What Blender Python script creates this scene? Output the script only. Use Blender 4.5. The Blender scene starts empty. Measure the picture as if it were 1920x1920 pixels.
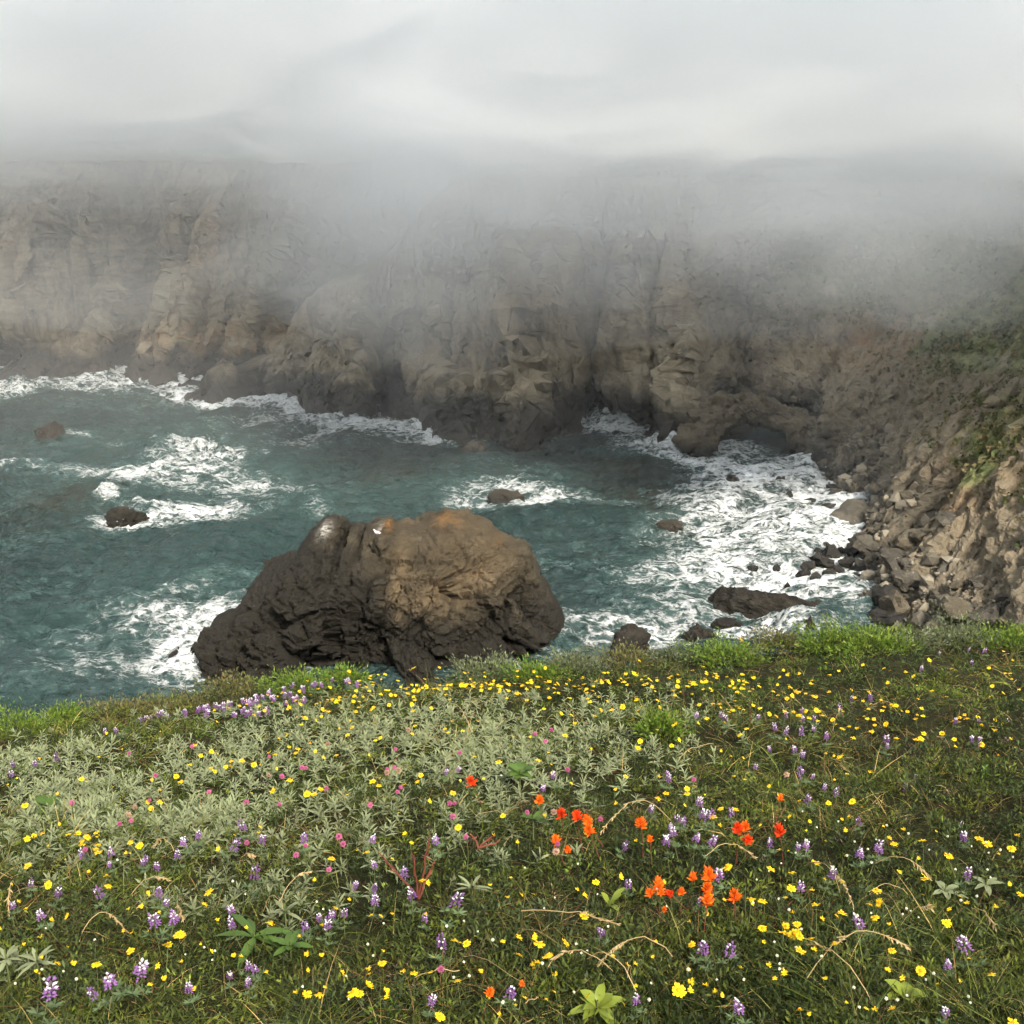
import bpy, math, random
import numpy as np
from mathutils import Vector

random.seed(7)
RNG = np.random.default_rng(11)
SC = bpy.context.scene
COL = SC.collection

# ------------------------------------------------------------------ camera
CAM_Z = 32.0                       # metres above the sea
PITCH = math.radians(17.8)
FPX = 2208.0                       # focal length in pixels of the 1920 px photograph
cam_data = bpy.data.cameras.new('camera')
cam = bpy.data.objects.new('camera', cam_data)
COL.objects.link(cam)
cam.location = (0, 0, CAM_Z)
cam.rotation_euler = (math.pi / 2 - PITCH, 0, 0)
cam_data.sensor_width = 36.0
cam_data.lens = 36.0 * FPX / 1920.0
cam_data.clip_start = 0.1
cam_data.clip_end = 6000
SC.camera = cam

# ------------------------------------------------------------------ sky, sun, exposure
SUN_ELEV, SUN_AZ = math.radians(40), math.radians(157)      # azimuth clockwise from +Y
world = bpy.data.worlds.new('World')
SC.world = world
world.use_nodes = True
wn, wl = world.node_tree.nodes, world.node_tree.links
wn.clear()
w_out = wn.new('ShaderNodeOutputWorld')
w_bg = wn.new('ShaderNodeBackground')
w_sky = wn.new('ShaderNodeTexSky')
w_sky.sky_type = 'NISHITA'
w_sky.sun_disc = False
w_sky.sun_elevation = SUN_ELEV
w_sky.sun_rotation = SUN_AZ
w_hs = wn.new('ShaderNodeHueSaturation')
w_hs.inputs['Saturation'].default_value = 0.18
w_mix = wn.new('ShaderNodeMix')
w_mix.data_type = 'RGBA'
w_mix.inputs[0].default_value = 0.96                       # overcast: an even layer of cloud
w_mix.inputs[7].default_value = (7.7, 8.15, 8.4, 1)
wl.new(w_sky.outputs[0], w_hs.inputs['Color'])
wl.new(w_hs.outputs[0], w_mix.inputs[6])
wl.new(w_mix.outputs[2], w_bg.inputs['Color'])
w_bg.inputs['Strength'].default_value = 0.066
wl.new(w_bg.outputs[0], w_out.inputs['Surface'])

sun_data = bpy.data.lights.new('sun', 'SUN')
sun_data.energy = 4.2
sun_data.angle = math.radians(14)
sun_data.color = (1.0, 0.92, 0.79)
sun = bpy.data.objects.new('sun', sun_data)
COL.objects.link(sun)
sun_dir = Vector((math.sin(SUN_AZ) * math.cos(SUN_ELEV), math.cos(SUN_AZ) * math.cos(SUN_ELEV), math.sin(SUN_ELEV)))
sun.rotation_euler = sun_dir.to_track_quat('Z', 'Y').to_euler()
sun.location = (40, 40, 120)

SC.view_settings.view_transform = 'Standard'
SC.view_settings.look = 'None'
SC.view_settings.gamma = 1.0
SC.view_settings.use_curve_mapping = False
SC.view_settings.exposure = 1.13
SC.render.engine = 'CYCLES'
SC.cycles.use_denoising = True
SC.cycles.use_adaptive_sampling = True
SC.cycles.adaptive_threshold = 0.07
SC.cycles.adaptive_min_samples = 12
SC.cycles.max_bounces = 6
SC.cycles.diffuse_bounces = 2
SC.cycles.glossy_bounces = 2
SC.cycles.transmission_bounces = 2
SC.cycles.transparent_max_bounces = 4
SC.cycles.volume_bounces = 4
SC.cycles.volume_step_rate = 1.0
SC.cycles.volume_max_steps = 96
SC.cycles.caustics_reflective = False
SC.cycles.caustics_refractive = False

# ------------------------------------------------------------------ pixel of the photograph -> place
CP, SP = math.cos(PITCH), math.sin(PITCH)


def ray(px, py):
    dx, dy = (px - 960.0) / FPX, -(py - 960.0) / FPX
    return np.array([dx, CP + dy * SP, -SP + dy * CP])


def at(px, py, z=0.0):
    """where the line of sight meets the level z"""
    d = ray(px, py)
    return np.array([0, 0, CAM_Z]) + d * ((z - CAM_Z) / d[2])


def at_y(px, py, y):
    d = ray(px, py)
    return np.array([0, 0, CAM_Z]) + d * (y / d[1])


def project(P):
    P = np.asarray(P)
    x, y, z = P[..., 0], P[..., 1], P[..., 2] - CAM_Z
    f = y * CP - z * SP
    u = y * SP + z * CP
    return 960 + FPX * x / f, 960 - FPX * u / f


def zsee(px, py, dist):
    """height seen at picture row py at horizontal depth dist"""
    return at_y(px, py, dist)[2]


# ------------------------------------------------------------------ noise (numpy)
def _hash(ix, iy, iz, s):
    h = (ix.astype(np.int64) * 374761393 + iy.astype(np.int64) * 668265263 + iz.astype(np.int64) * 2147483647 + s * 974634541) & 0xFFFFFFFF
    h = ((h ^ (h >> 13)) * 1274126177) & 0xFFFFFFFF
    h = ((h ^ (h >> 16)) * 2246822519) & 0xFFFFFFFF
    return (h ^ (h >> 15)) & 0xFFFFFFFF


_G = np.array([(1, 1, 0), (-1, 1, 0), (1, -1, 0), (-1, -1, 0), (1, 0, 1), (-1, 0, 1), (1, 0, -1), (-1, 0, -1),
               (0, 1, 1), (0, -1, 1), (0, 1, -1), (0, -1, -1)], np.float32)
_GX, _GY, _GZ = (np.ascontiguousarray(_G[:, i]) for i in range(3))


def perlin(x, y, z, s=0):
    x, y, z = np.broadcast_arrays(np.asarray(x, float), np.asarray(y, float), np.asarray(z, float))
    xi, yi, zi = np.floor(x), np.floor(y), np.floor(z)
    F32 = np.float32
    xf, yf, zf = (x - xi).astype(F32), (y - yi).astype(F32), (z - zi).astype(F32)
    xi, yi, zi = xi.astype(np.int64), yi.astype(np.int64), zi.astype(np.int64)
    u, v, w = (t * t * t * (t * (t * 6 - 15) + 10) for t in (xf, yf, zf))
    hx = [(xi + a) * 374761393 + s * 974634541 for a in (0, 1)]
    hy = [(yi + a) * 668265263 for a in (0, 1)]
    hz = [(zi + a) * 2147483647 for a in (0, 1)]
    r = np.zeros(x.shape, F32)
    for a in (0, 1):
        wa = u if a else 1 - u
        for b in (0, 1):
            wb = wa * (v if b else 1 - v)
            for c in (0, 1):
                h = ((hx[a] + hy[b] + hz[c]) & 0xFFFFFFFF).astype(np.uint32)
                h = (h ^ (h >> 13)) * np.uint32(1274126177)
                h = (h ^ (h >> 16)) * np.uint32(2246822519)
                g = ((h ^ (h >> 15)) & np.uint32(0xFFFFFF)) % np.uint32(12)
                d = _GX[g] * (xf - F32(a)) + _GY[g] * (yf - F32(b)) + _GZ[g] * (zf - F32(c))
                r += d * wb * (w if c else 1 - w)
    return r


def fbm(x, y, z, s=0, o=4, lac=2.03, gain=0.5):
    r, a = 0, 1.0
    for i in range(o):
        r = r + a * perlin(x, y, z, s + i)
        x, y, z, a = x * lac + 3.1, y * lac + 7.7, z * lac + 1.3, a * gain
    return r


def ridged(x, y, z, s=0, o=4, lac=2.1, gain=0.5):
    r, a = 0, 1.0
    for i in range(o):
        r = r + a * (1 - 2.2 * np.abs(perlin(x, y, z, s + i)))
        x, y, z, a = x * lac + 5.1, y * lac + 2.7, z * lac + 9.3, a * gain
    return r


def cells(x, y, z, s=0):
    """flat facets: (distance to nearest point, value of nearest cell, gap to the second nearest)"""
    xi, yi, zi = np.floor(x), np.floor(y), np.floor(z)
    sh = np.shape(x)
    d1, d2 = np.full(sh, 99.0, np.float32), np.full(sh, 99.0, np.float32)
    hv = np.zeros(sh, np.int64)
    ox, oy, oz = (np.zeros(sh, np.float32) for _ in range(3))
    fx, fy, fz = ((q - qi).astype(np.float32) for q, qi in ((x, xi), (y, yi), (z, zi)))
    for a in (-1, 0, 1):
        for b in (-1, 0, 1):
            for c in (-1, 0, 1):
                h = _hash(xi + a, yi + b, zi + c, s)
                px = fx - a - (h & 1023).astype(np.float32) / 1023
                py = fy - b - ((h >> 10) & 1023).astype(np.float32) / 1023
                pz = fz - c - ((h >> 20) & 1023).astype(np.float32) / 1023
                d = px * px + py * py + pz * pz
                m = d < d1
                np.copyto(d2, np.where(m, d1, np.minimum(d2, d)))
                np.copyto(d1, d, where=m)
                np.copyto(hv, h, where=m)
                np.copyto(ox, px, where=m)
                np.copyto(oy, py, where=m)
                np.copyto(oz, pz, where=m)
    return np.sqrt(d1), (hv % 977) / 977.0, np.sqrt(d2) - np.sqrt(d1), np.stack([ox, oy, oz], -1)


def facets(x, y, z, s=0, tilt=1.0):
    """blocky relief: every cell is a tilted plane"""
    d1, val, gap, off = cells(x, y, z, s)
    k1, k2, k3 = (np.modf(val * m)[0] - 0.5 for m in (7.13, 23.7, 61.3))
    return (val - 0.5) + tilt * 2 * (k1 * off[..., 0] + k2 * off[..., 1] + k3 * off[..., 2]), gap


def ledges(b, sharp=0.82):
    """sawtooth: beds that step out slowly and break off sharply"""
    f = b - np.floor(b)
    return np.where(f < sharp, f / sharp, (1 - f) / (1 - sharp))


def sstep(a, b, x):
    t = np.clip((x - a) / (b - a), 0, 1)
    return t * t * (3 - 2 * t)


# ------------------------------------------------------------------ mesh helpers
def mesh_from(name, V, F, smooth=True, attrs=None, quads=True):
    me = bpy.data.meshes.new(name)
    V = np.ascontiguousarray(V, dtype=np.float32).reshape(-1, 3)
    F = np.ascontiguousarray(F, dtype=np.int32)
    n, k = F.shape
    me.vertices.add(len(V))
    me.vertices.foreach_set('co', V.ravel())
    me.loops.add(n * k)
    me.loops.foreach_set('vertex_index', F.ravel())
    me.polygons.add(n)
    me.polygons.foreach_set('loop_start', np.arange(0, n * k, k, dtype=np.int32))
    me.polygons.foreach_set('loop_total', np.full(n, k, dtype=np.int32))
    me.polygons.foreach_set('use_smooth', np.full(n, smooth, dtype=bool))
    for an, av in (attrs or {}).items():
        av = np.asarray(av, dtype=np.float32)
        if av.ndim == 2:
            a = me.attributes.new(an, 'FLOAT_COLOR', 'POINT')
            if av.shape[1] == 3:
                av = np.concatenate([av, np.ones((len(av), 1), np.float32)], 1)
            a.data.foreach_set('color', av.ravel())
        else:
            a = me.attributes.new(an, 'FLOAT', 'POINT')
            a.data.foreach_set('value', av.ravel())
    me.update(calc_edges=True)
    me.validate()
    return me


def grid_faces(nu, nv, wrap=False):
    i = np.arange(nu if wrap else nu - 1)
    j = np.arange(nv - 1)
    I, J = np.meshgrid(i, j, indexing='ij')
    a = I * nv + J
    b = ((I + 1) % nu) * nv + J
    return np.stack([a, b, b + 1, a + 1], -1).reshape(-1, 4)


def add(name, me, mat=None, parent=None, loc=None, rot=None, scale=None):
    o = bpy.data.objects.new(name, me)
    COL.objects.link(o)
    if mat is not None and me is not None and not me.materials:
        me.materials.append(mat)
    if parent is not None:
        o.parent = parent
    if loc is not None:
        o.location = loc
    if rot is not None:
        o.rotation_euler = rot
    if scale is not None:
        o.scale = scale if hasattr(scale, '__len__') else (scale,) * 3
    return o


def tag(o, label=None, cat=None, group=None, kind=None):
    if label:
        o['label'] = label
    if cat:
        o['category'] = cat
    if group:
        o['group'] = group
    if kind:
        o['kind'] = kind
    return o


# ------------------------------------------------------------------ material helpers
class NT:
    def __init__(self, name):
        self.m = bpy.data.materials.new(name)
        self.m.use_nodes = True
        self.t = self.m.node_tree
        self.n, self.l = self.t.nodes, self.t.links
        self.b = self.n['Principled BSDF']
        self.out = self.n['Material Output']

    def new(self, typ, **kw):
        nd = self.n.new(typ)
        for k, v in kw.items():
            setattr(nd, k, v)
        return nd

    def link(self, a, b):
        self.l.new(a, b)

    def val(self, sock, v):
        if hasattr(v, 'is_linked') or isinstance(v, bpy.types.NodeSocket):
            self.l.new(v, sock)
        else:
            sock.default_value = v

    def pos(self, scale=(1, 1, 1), rot=(0, 0, 0), obj=False):
        if obj:
            src = self.new('ShaderNodeTexCoord').outputs['Object']
        else:
            src = self.new('ShaderNodeNewGeometry').outputs['Position']
        mp = self.new('ShaderNodeMapping')
        mp.inputs['Scale'].default_value = scale
        mp.inputs['Rotation'].default_value = rot
        self.link(src, mp.inputs['Vector'])
        return mp.outputs[0]

    def noise(self, vec, scale=1.0, detail=4.0, rough=0.55, dist=0.0, typ='FBM'):
        nd = self.new('ShaderNodeTexNoise')
        nd.noise_type = typ
        nd.inputs['Scale'].default_value = scale
        nd.inputs['Detail'].default_value = detail
        nd.inputs['Roughness'].default_value = rough
        nd.inputs['Distortion'].default_value = dist
        if vec is not None:
            self.link(vec, nd.inputs['Vector'])
        return nd.outputs[0]

    def voro(self, vec, scale=1.0, feature='DISTANCE_TO_EDGE', out=0):
        nd = self.new('ShaderNodeTexVoronoi')
        nd.feature = feature
        nd.inputs['Scale'].default_value = scale
        self.link(vec, nd.inputs['Vector'])
        return nd.outputs[out]

    def ramp(self, fac, *stops, interp='LINEAR'):
        nd = self.new('ShaderNodeValToRGB')
        e = nd.color_ramp.elements
        nd.color_ramp.interpolation = interp
        while len(e) < len(stops):
            e.new(0.5)
        for el, (p, c) in zip(e, stops):
            el.position = p
            el.color = (*c, 1) if hasattr(c, '__len__') else (c, c, c, 1)
        self.link(fac, nd.inputs[0])
        return nd.outputs[0]

    def map(self, v, a, b, c=0.0, d=1.0, smooth=False):
        nd = self.new('ShaderNodeMapRange')
        nd.interpolation_type = 'SMOOTHSTEP' if smooth else 'LINEAR'
        self.val(nd.inputs[0], v)
        for i, q in enumerate((a, b, c, d)):
            self.val(nd.inputs[i + 1], q)
        return nd.outputs[0]

    def math(self, op, a, b=0.0, clamp=False):
        nd = self.new('ShaderNodeMath', operation=op, use_clamp=clamp)
        self.val(nd.inputs[0], a)
        self.val(nd.inputs[1], b)
        return nd.outputs[0]

    def mix(self, f, a, b, blend='MIX'):
        nd = self.new('ShaderNodeMix', data_type='RGBA', blend_type=blend)
        self.val(nd.inputs[0], f)
        for s, c in ((nd.inputs[6], a), (nd.inputs[7], b)):
            if isinstance(c, bpy.types.NodeSocket):
                self.l.new(c, s)
            else:
                s.default_value = (*c, 1) if len(c) == 3 else c
        return nd.outputs[2]

    def attr(self, name, out='Fac'):
        nd = self.new('ShaderNodeAttribute', attribute_name=name)
        return nd.outputs[out]

    def sep(self, vec):
        nd = self.new('ShaderNodeSeparateXYZ')
        self.link(vec, nd.inputs[0])
        return nd.outputs

    def bump(self, h, strength=0.5, dist=0.1, normal=None):
        nd = self.new('ShaderNodeBump')
        nd.inputs['Strength'].default_value = strength
        nd.inputs['Distance'].default_value = dist
        self.link(h, nd.inputs['Height'])
        if normal is not None:
            self.link(normal, nd.inputs['Normal'])
        return nd.outputs[0]

    def done(self, color=None, rough=0.9, normal=None, spec=0.3):
        if color is not None:
            self.val(self.b.inputs['Base Color'], color if isinstance(color, bpy.types.NodeSocket) else (*color, 1))
        self.val(self.b.inputs['Roughness'], rough)
        self.val(self.b.inputs['Specular IOR Level'], spec)
        if normal is not None:
            self.link(normal, self.b.inputs['Normal'])
        return self.m

# ================================================================== rock materials
def cliff_material():
    t = NT('cliff_rock')
    p = t.pos()
    z = t.sep(p)[2]
    big = t.noise(p, 0.055, 4, 0.6, 0.4)
    mid = t.noise(t.pos((1, 1, 0.45), (0.3, 0.5, 0)), 0.28, 6, 0.62, 0.6)
    fine = t.noise(p, 2.2, 6, 0.68)
    strat = t.noise(t.pos((0.5, 0.5, 2.2), (0, math.radians(38), 0)), 0.5, 6, 0.65, 0.5)
    base = t.ramp(mid, (0.28, (0.115, 0.094, 0.067)), (0.45, (0.28, 0.226, 0.157)), (0.6, (0.38, 0.31, 0.212)), (0.76, (0.49, 0.41, 0.29)))
    grey = t.ramp(strat, (0.3, (0.125, 0.11, 0.088)), (0.55, (0.30, 0.254, 0.188)), (0.75, (0.45, 0.385, 0.29)))
    c = t.mix(t.map(big, 0.38, 0.62), base, grey)
    run = t.noise(t.pos((1, 1, 0.12)), 0.55, 5, 0.7, 0.3)
    c = t.mix(t.map(run, 0.50, 0.68, 0, 0.75), c, (0.075, 0.066, 0.055))
    c = t.mix(t.map(run, 0.46, 0.30, 0, 0.6), c, (0.40, 0.345, 0.245))
    c = t.mix(t.map(fine, 0.3, 0.75, 0.0, 0.55), c, t.mix(1.0, c, (0.50, 0.47, 0.44), 'MULTIPLY'))
    # ochre earth
    och = t.attr('ochre')
    ochm = t.math('MULTIPLY', och, t.map(t.noise(p, 0.5, 5, 0.7), 0.36, 0.6))
    c = t.mix(ochm, c, (0.33, 0.165, 0.05))
    pale = t.math('MULTIPLY', t.attr('pale'), t.map(strat, 0.34, 0.62))
    c = t.mix(pale, c, (0.36, 0.30, 0.205))
    c = t.mix(t.math('MULTIPLY', t.attr('earth'), 0.75), c, t.mix(t.map(fine, 0.35, 0.65), (0.075, 0.062, 0.043), (0.165, 0.135, 0.09)))
    # low scrub and grass
    veg = t.attr('veg')
    vn = t.noise(p, 0.34, 7, 0.72, 0.3)
    vm = t.map(t.math('ADD', t.math('MULTIPLY', veg, 0.62), vn), 0.80, 0.98)
    vcol = t.ramp(t.noise(p, 0.9, 5, 0.7), (0.3, (0.05, 0.06, 0.022)), (0.5, (0.11, 0.125, 0.045)), (0.64, (0.18, 0.17, 0.075)), (0.78, (0.27, 0.205, 0.105)))
    c = t.mix(vm, c, vcol)
    # black tidal zone, wet
    dz = t.math('ADD', z, t.math('MULTIPLY', t.noise(p, 0.16, 5, 0.6), -9.0))
    dk = t.math('MULTIPLY', t.map(dz, -1.9, 1.3, 1.0, 0.0, True), t.attr('tide'))
    c = t.mix(t.math('MULTIPLY', dk, 0.93), c, t.mix(fine, (0.010, 0.010, 0.010), (0.034, 0.031, 0.027)))
    h = t.math('ADD', t.math('MULTIPLY', strat, 0.7), t.math('MULTIPLY', t.noise(p, 1.1, 5, 0.7), 0.7))
    n = t.bump(h, 0.8, 0.7)
    r = t.map(dk, 0, 1, 0.95, 0.6)
    return t.done(c, r, n, 0.25)


M_CLIFF = cliff_material()


def resample(ctrl, n):
    """ctrl: rows of numbers, the first two are x, y in plan; smooth resampling by arc length"""
    C = np.array(ctrl, float)
    d = np.r_[0, np.cumsum(np.hypot(*(C[1:, :2] - C[:-1, :2]).T))]
    u = np.linspace(0, d[-1], n)
    out = np.empty((n, C.shape[1]))
    # Catmull-Rom per column, non uniform: hermite with finite-difference tangents
    m = np.gradient(C, d, axis=0)
    k = np.clip(np.searchsorted(d, u, side='right') - 1, 0, len(d) - 2)
    hgt = (d[k + 1] - d[k])
    t = (u - d[k]) / hgt
    h00, h10, h01, h11 = 2 * t**3 - 3 * t**2 + 1, t**3 - 2 * t**2 + t, -2 * t**3 + 3 * t**2, t**3 - t**2
    for c in range(C.shape[1]):
        out[:, c] = h00 * C[k, c] + h10 * hgt * m[k, c] + h01 * C[k + 1, c] + h11 * hgt * m[k + 1, c]
    return u, out


class Curtain:
    """a cliff: a coast line lifted inland along its normals, then broken up by relief"""

    def __init__(self, rows, nu, nv, nback, back_len, back_rise, seed):
        # rows: px, py of the water line, picture row of the brow, run inland, nx, ny, apron
        ctrl = []
        for px, py, tpy, run, nx, ny, ap in rows:
            b = at(px, py)
            l = math.hypot(nx, ny)
            nx, ny = nx / l, ny / l
            dist = b[1] + run * ny
            zt = max(0.6, zsee(px, tpy, dist)) if tpy > 0 else -tpy
            ctrl.append((b[0], b[1], zt, run, nx, ny, ap))
        self.s, R = resample(ctrl, nu)
        self.R = R
        nrm = np.hypot(R[:, 4], R[:, 5])
        self.N = np.stack([R[:, 4] / nrm, R[:, 5] / nrm], -1)
        tt = np.linspace(0, 1, nv) ** 0.97
        T, S = np.meshgrid(tt, self.s)
        zt, run, ap = R[:, 2:3], R[:, 3:4], np.clip(R[:, 6:7], 0, 1)
        g = (1 - ap) * T ** 1.35 + ap * (0.42 * T ** 0.42 + 0.58 * T ** 1.05)
        T0 = np.clip(2.5 / (zt + 2.5), 0, 1)
        g0 = (1 - ap) * T0 ** 1.35 + ap * (0.42 * T0 ** 0.42 + 0.58 * T0 ** 1.05)
        off = run * (g - g0) - 0.3
        Z = -2.5 + (zt + 2.5) * T
        # behind the brow
        bt = np.linspace(0, 1, nback + 1)[1:] ** 1.5
        offb = run + back_len * bt[None, :]
        Zb = zt + back_rise * bt[None, :] * back_len
        off = np.concatenate([off, offb], 1)
        Z = np.concatenate([Z, Zb], 1)
        self.T = np.concatenate([T, 1 + np.broadcast_to(bt, (nu, nback))], 1)
        self.S = np.broadcast_to(self.s[:, None], off.shape)
        self.P = np.stack([R[:, 0:1] + self.N[:, 0:1] * off, R[:, 1:2] + self.N[:, 1:2] * off, Z], -1)
        self.nu, self.nv = off.shape
        self.face = 1 - sstep(0.93, 1.12, self.T)          # 1 on the face, 0 on the terrace
        self.base = self.P.copy()
        self.seed = seed

    def spot(self, px, py):
        """(along, height, row of the brow) of the undisturbed face on a line of sight"""
        qx, qy = project(self.base)
        k = np.argmin((qx - px) ** 2 + (qy - py) ** 2)
        return self.S.ravel()[k], self.base[..., 2].ravel()[k]

    def bump(self, px, py, rs, rz, slant=0.0, sharp=2.0):
        """soft mask round a spot, radii in metres along the coast and in height"""
        s0, z0 = self.spot(px, py)
        ds = (self.S - s0) - slant * (self.base[..., 2] - z0)
        return np.exp(-(np.abs(ds / rs) ** sharp + np.abs((self.base[..., 2] - z0) / rz) ** sharp))

    def push(self, D, up=0.0):
        """towards the sea"""
        self.P[..., 0] -= self.N[:, 0:1] * D
        self.P[..., 1] -= self.N[:, 1:2] * D
        self.P[..., 2] += D * up

    def normals(self):
        du = np.gradient(self.P, axis=0)
        dv = np.gradient(self.P, axis=1)
        n = np.cross(dv, du)
        return n / np.maximum(np.linalg.norm(n, axis=-1, keepdims=True), 1e-9)


def rocky(P, k, seed, strength, lean=0.6, size=1.0):
    """relief in metres at the points P"""
    x, y, z = (P[..., i] / size for i in range(3))
    # the beds dip down to the left
    xr = x * math.cos(lean) + z * math.sin(lean)
    zr = -x * math.sin(lean) + z * math.cos(lean)
    w = fbm(x * 0.1, y * 0.1, z * 0.1, seed + 50, 3)
    f1, g1 = facets(xr * 0.16 + w, y * 0.16, zr * 0.30 + w, seed + 1)
    f2, g2 = facets(xr * 0.42 + w, y * 0.42, zr * 0.9, seed + 2)
    f3, g3 = facets(xr * 1.1, y * 1.1, zr * 1.9, seed + 3)
    r = 1.3 * f1 - 0.7 * np.exp(-g1 * 9) + 0.55 * f2 - 0.35 * np.exp(-g2 * 8) + 0.22 * f3 - 0.10 * np.exp(-g3 * 8)
    r = r + 0.35 * ridged(xr * 0.35, y * 0.35, zr * 0.5, seed + 9, 4)
    wv = 1.6 * fbm(x * 0.12, y * 0.12, z * 0.12, seed + 20, 4)
    r = r + 0.85 * ledges(zr * 0.30 + wv) * (0.5 + f1) + 0.40 * ledges(zr * 0.85 + 2.2 * wv) + 0.14 * ledges(zr * 2.1 + 3.1 * wv)
    return r * strength * size


def ribbed(S, Z, seed, strength, lean=0.3):
    '''relief of a cliff face: ribs, slabs and clefts that run up the face and lean a little'''
    q = S - lean * Z + 1.2 * fbm(S * 0.06, Z * 0.05, 1.5, seed + 30, 3)
    o_ = np.zeros_like(S)
    f1, g1 = facets(q * 0.13, Z * 0.055, o_ + seed * 0.37, seed + 1, 1.15)
    f2, g2 = facets(q * 0.33, Z * 0.13, o_ + seed * 0.53, seed + 2, 1.1)
    f3, g3 = facets(q * 0.85, Z * 0.42, o_ + seed * 0.71, seed + 3)
    r = 0.75 * f1 - 0.55 * np.exp(-g1 * 12) + 0.5 * f2 - 0.30 * np.exp(-g2 * 10) + 0.24 * f3 - 0.10 * np.exp(-g3 * 8)
    b = Z * 0.9 - 0.55 * S + 1.5 * fbm(S * 0.08, Z * 0.08, 3.5, seed + 31, 3)
    r = r + 0.30 * ledges(b * 0.21) + 0.26 * ledges(b * 0.62)
    r = r + 1.1 * fbm(q * 0.09, Z * 0.04, 5.5, seed + 33, 3) + 0.50 * ridged(q * 0.22, Z * 0.08, 2.5, seed + 34, 3) + 0.34 * fbm(S * 0.7, Z * 0.55, 2.5, seed + 32, 4)
    return r * strength


def make_cliff(name, cu, mat, label):
    me = mesh_from(name, cu.P.reshape(-1, 3), grid_faces(cu.nu, cu.nv)[:, ::-1], False,
                   {'veg': cu.veg.ravel(), 'ochre': cu.ochre.ravel(), 'pale': cu.pale.ravel(), 'tide': cu.tide.ravel(), 'earth': cu.earth.ravel()})
    o = add(name, me, mat)
    return tag(o, label, 'cliff', kind='structure')


# ------------------------------------------------------------------ far headland on the left
A = Curtain([(-420, 684, 296, 15, 0, 1, 0), (-120, 690, 296, 15, 0, 1, 0), (0, 694, 298, 14, 0, 1, 0), (140, 700, 300, 13, 0.05, 1, 0),
             (260, 706, 300, 14, 0.05, 1, 0), (385, 710, 302, 14, 0.05, 1, 0), (520, 716, 303, 14, 0.02, 1, 0), (660, 712, 306, 16, 0, 1, 0),
             (760, 706, 300, 16, 0, 1, 0), (1000, 706, 300, 16, 0, 1, 0)], 560, 170, 24, 120, 0.035, 1)
sx, tz = A.S, A.base[..., 2]
low = 1 - sstep(3, 9, tz)
D = 4.2 * fbm(sx * 0.055, tz * 0.018, 0.5, 3, 3) + 2.4 * ridged(sx * 0.10 - tz * 0.02, tz * 0.03, 4.5, 5, 3)
D += 2.0 * A.bump(110, 480, 7, 14, 0.1) + 3.0 * A.bump(250, 500, 6, 13, 0.2) - 5.0 * A.bump(215, 470, 2.6, 17, 0.15) - 6.0 * A.bump(272, 540, 3.2, 9, 0.1, 3)
D += 2.6 * A.bump(410, 520, 8, 16, 0.25) - 2.6 * A.bump(345, 560, 1.5, 9, 0.1) + 2.0 * A.bump(545, 430, 5, 15, 0.5) - 9 * A.bump(655, 440, 5, 18, 0.3)
D += -5.0 * A.bump(40, 655, 6, 3.2, 0, 4) - 3.2 * A.bump(215, 672, 3.0, 2.6, 0, 4) + 1.6 * A.bump(270, 690, 3.5, 2.4) - 2.5 * A.bump(330, 690, 3.2, 2.0)
D += 1.6 * low * (0.4 + fbm(sx * 0.2, tz * 0.2, 0, 9, 3))
A.push(D * A.face)
R0 = ribbed(sx, tz, 21, 0.9)
A.P += A.normals() * (R0 * (0.16 + 0.84 * A.face) * (1 - 0.7 * sstep(0.72, 0.98, A.T)))[..., None]
gl = np.clip(ridged(sx * 0.17 - tz * .03 + 0.5 * fbm(sx * .05, tz * .08, 1.0, 77, 3), tz * 0.02, 8.5, 79, 2) - 0.5, 0, 1)
A.P -= A.normals() * (A.face * (1 - sstep(0.7, 0.98, A.T)) * 3.6 * gl)[..., None]
nz = A.normals()[..., 2]
A.veg = np.clip(sstep(0.99, 1.1, A.T) + 0.55 * sstep(0.45, 0.8, nz) * A.face + 0.12 * sstep(0.5, 1, A.T), 0, 1)
A.ochre = np.clip(0.8 * A.bump(430, 640, 9, 3, 0.3) + 0.55 * A.bump(65, 500, 2, 7) + 0.45 * A.bump(400, 480, 3, 6, 0.3) + 0.25 * A.bump(150, 330, 14, 2), 0, 1)
A.pale = np.clip(0.8 * A.bump(70, 520, 1.2, 8, 0.15) + 0.6 * A.bump(195, 560, 1.3, 8, 0.3) + 0.6 * A.bump(340, 570, 5, 6) + 0.6 * A.bump(480, 580, 6, 6, 0.3), 0, 1)
A.tide = np.ones_like(A.T)
A.earth = np.zeros_like(A.T)
make_cliff('cliff_headland', A, M_CLIFF, 'far brown headland cliff with dark sea caves at its foot')

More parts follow.
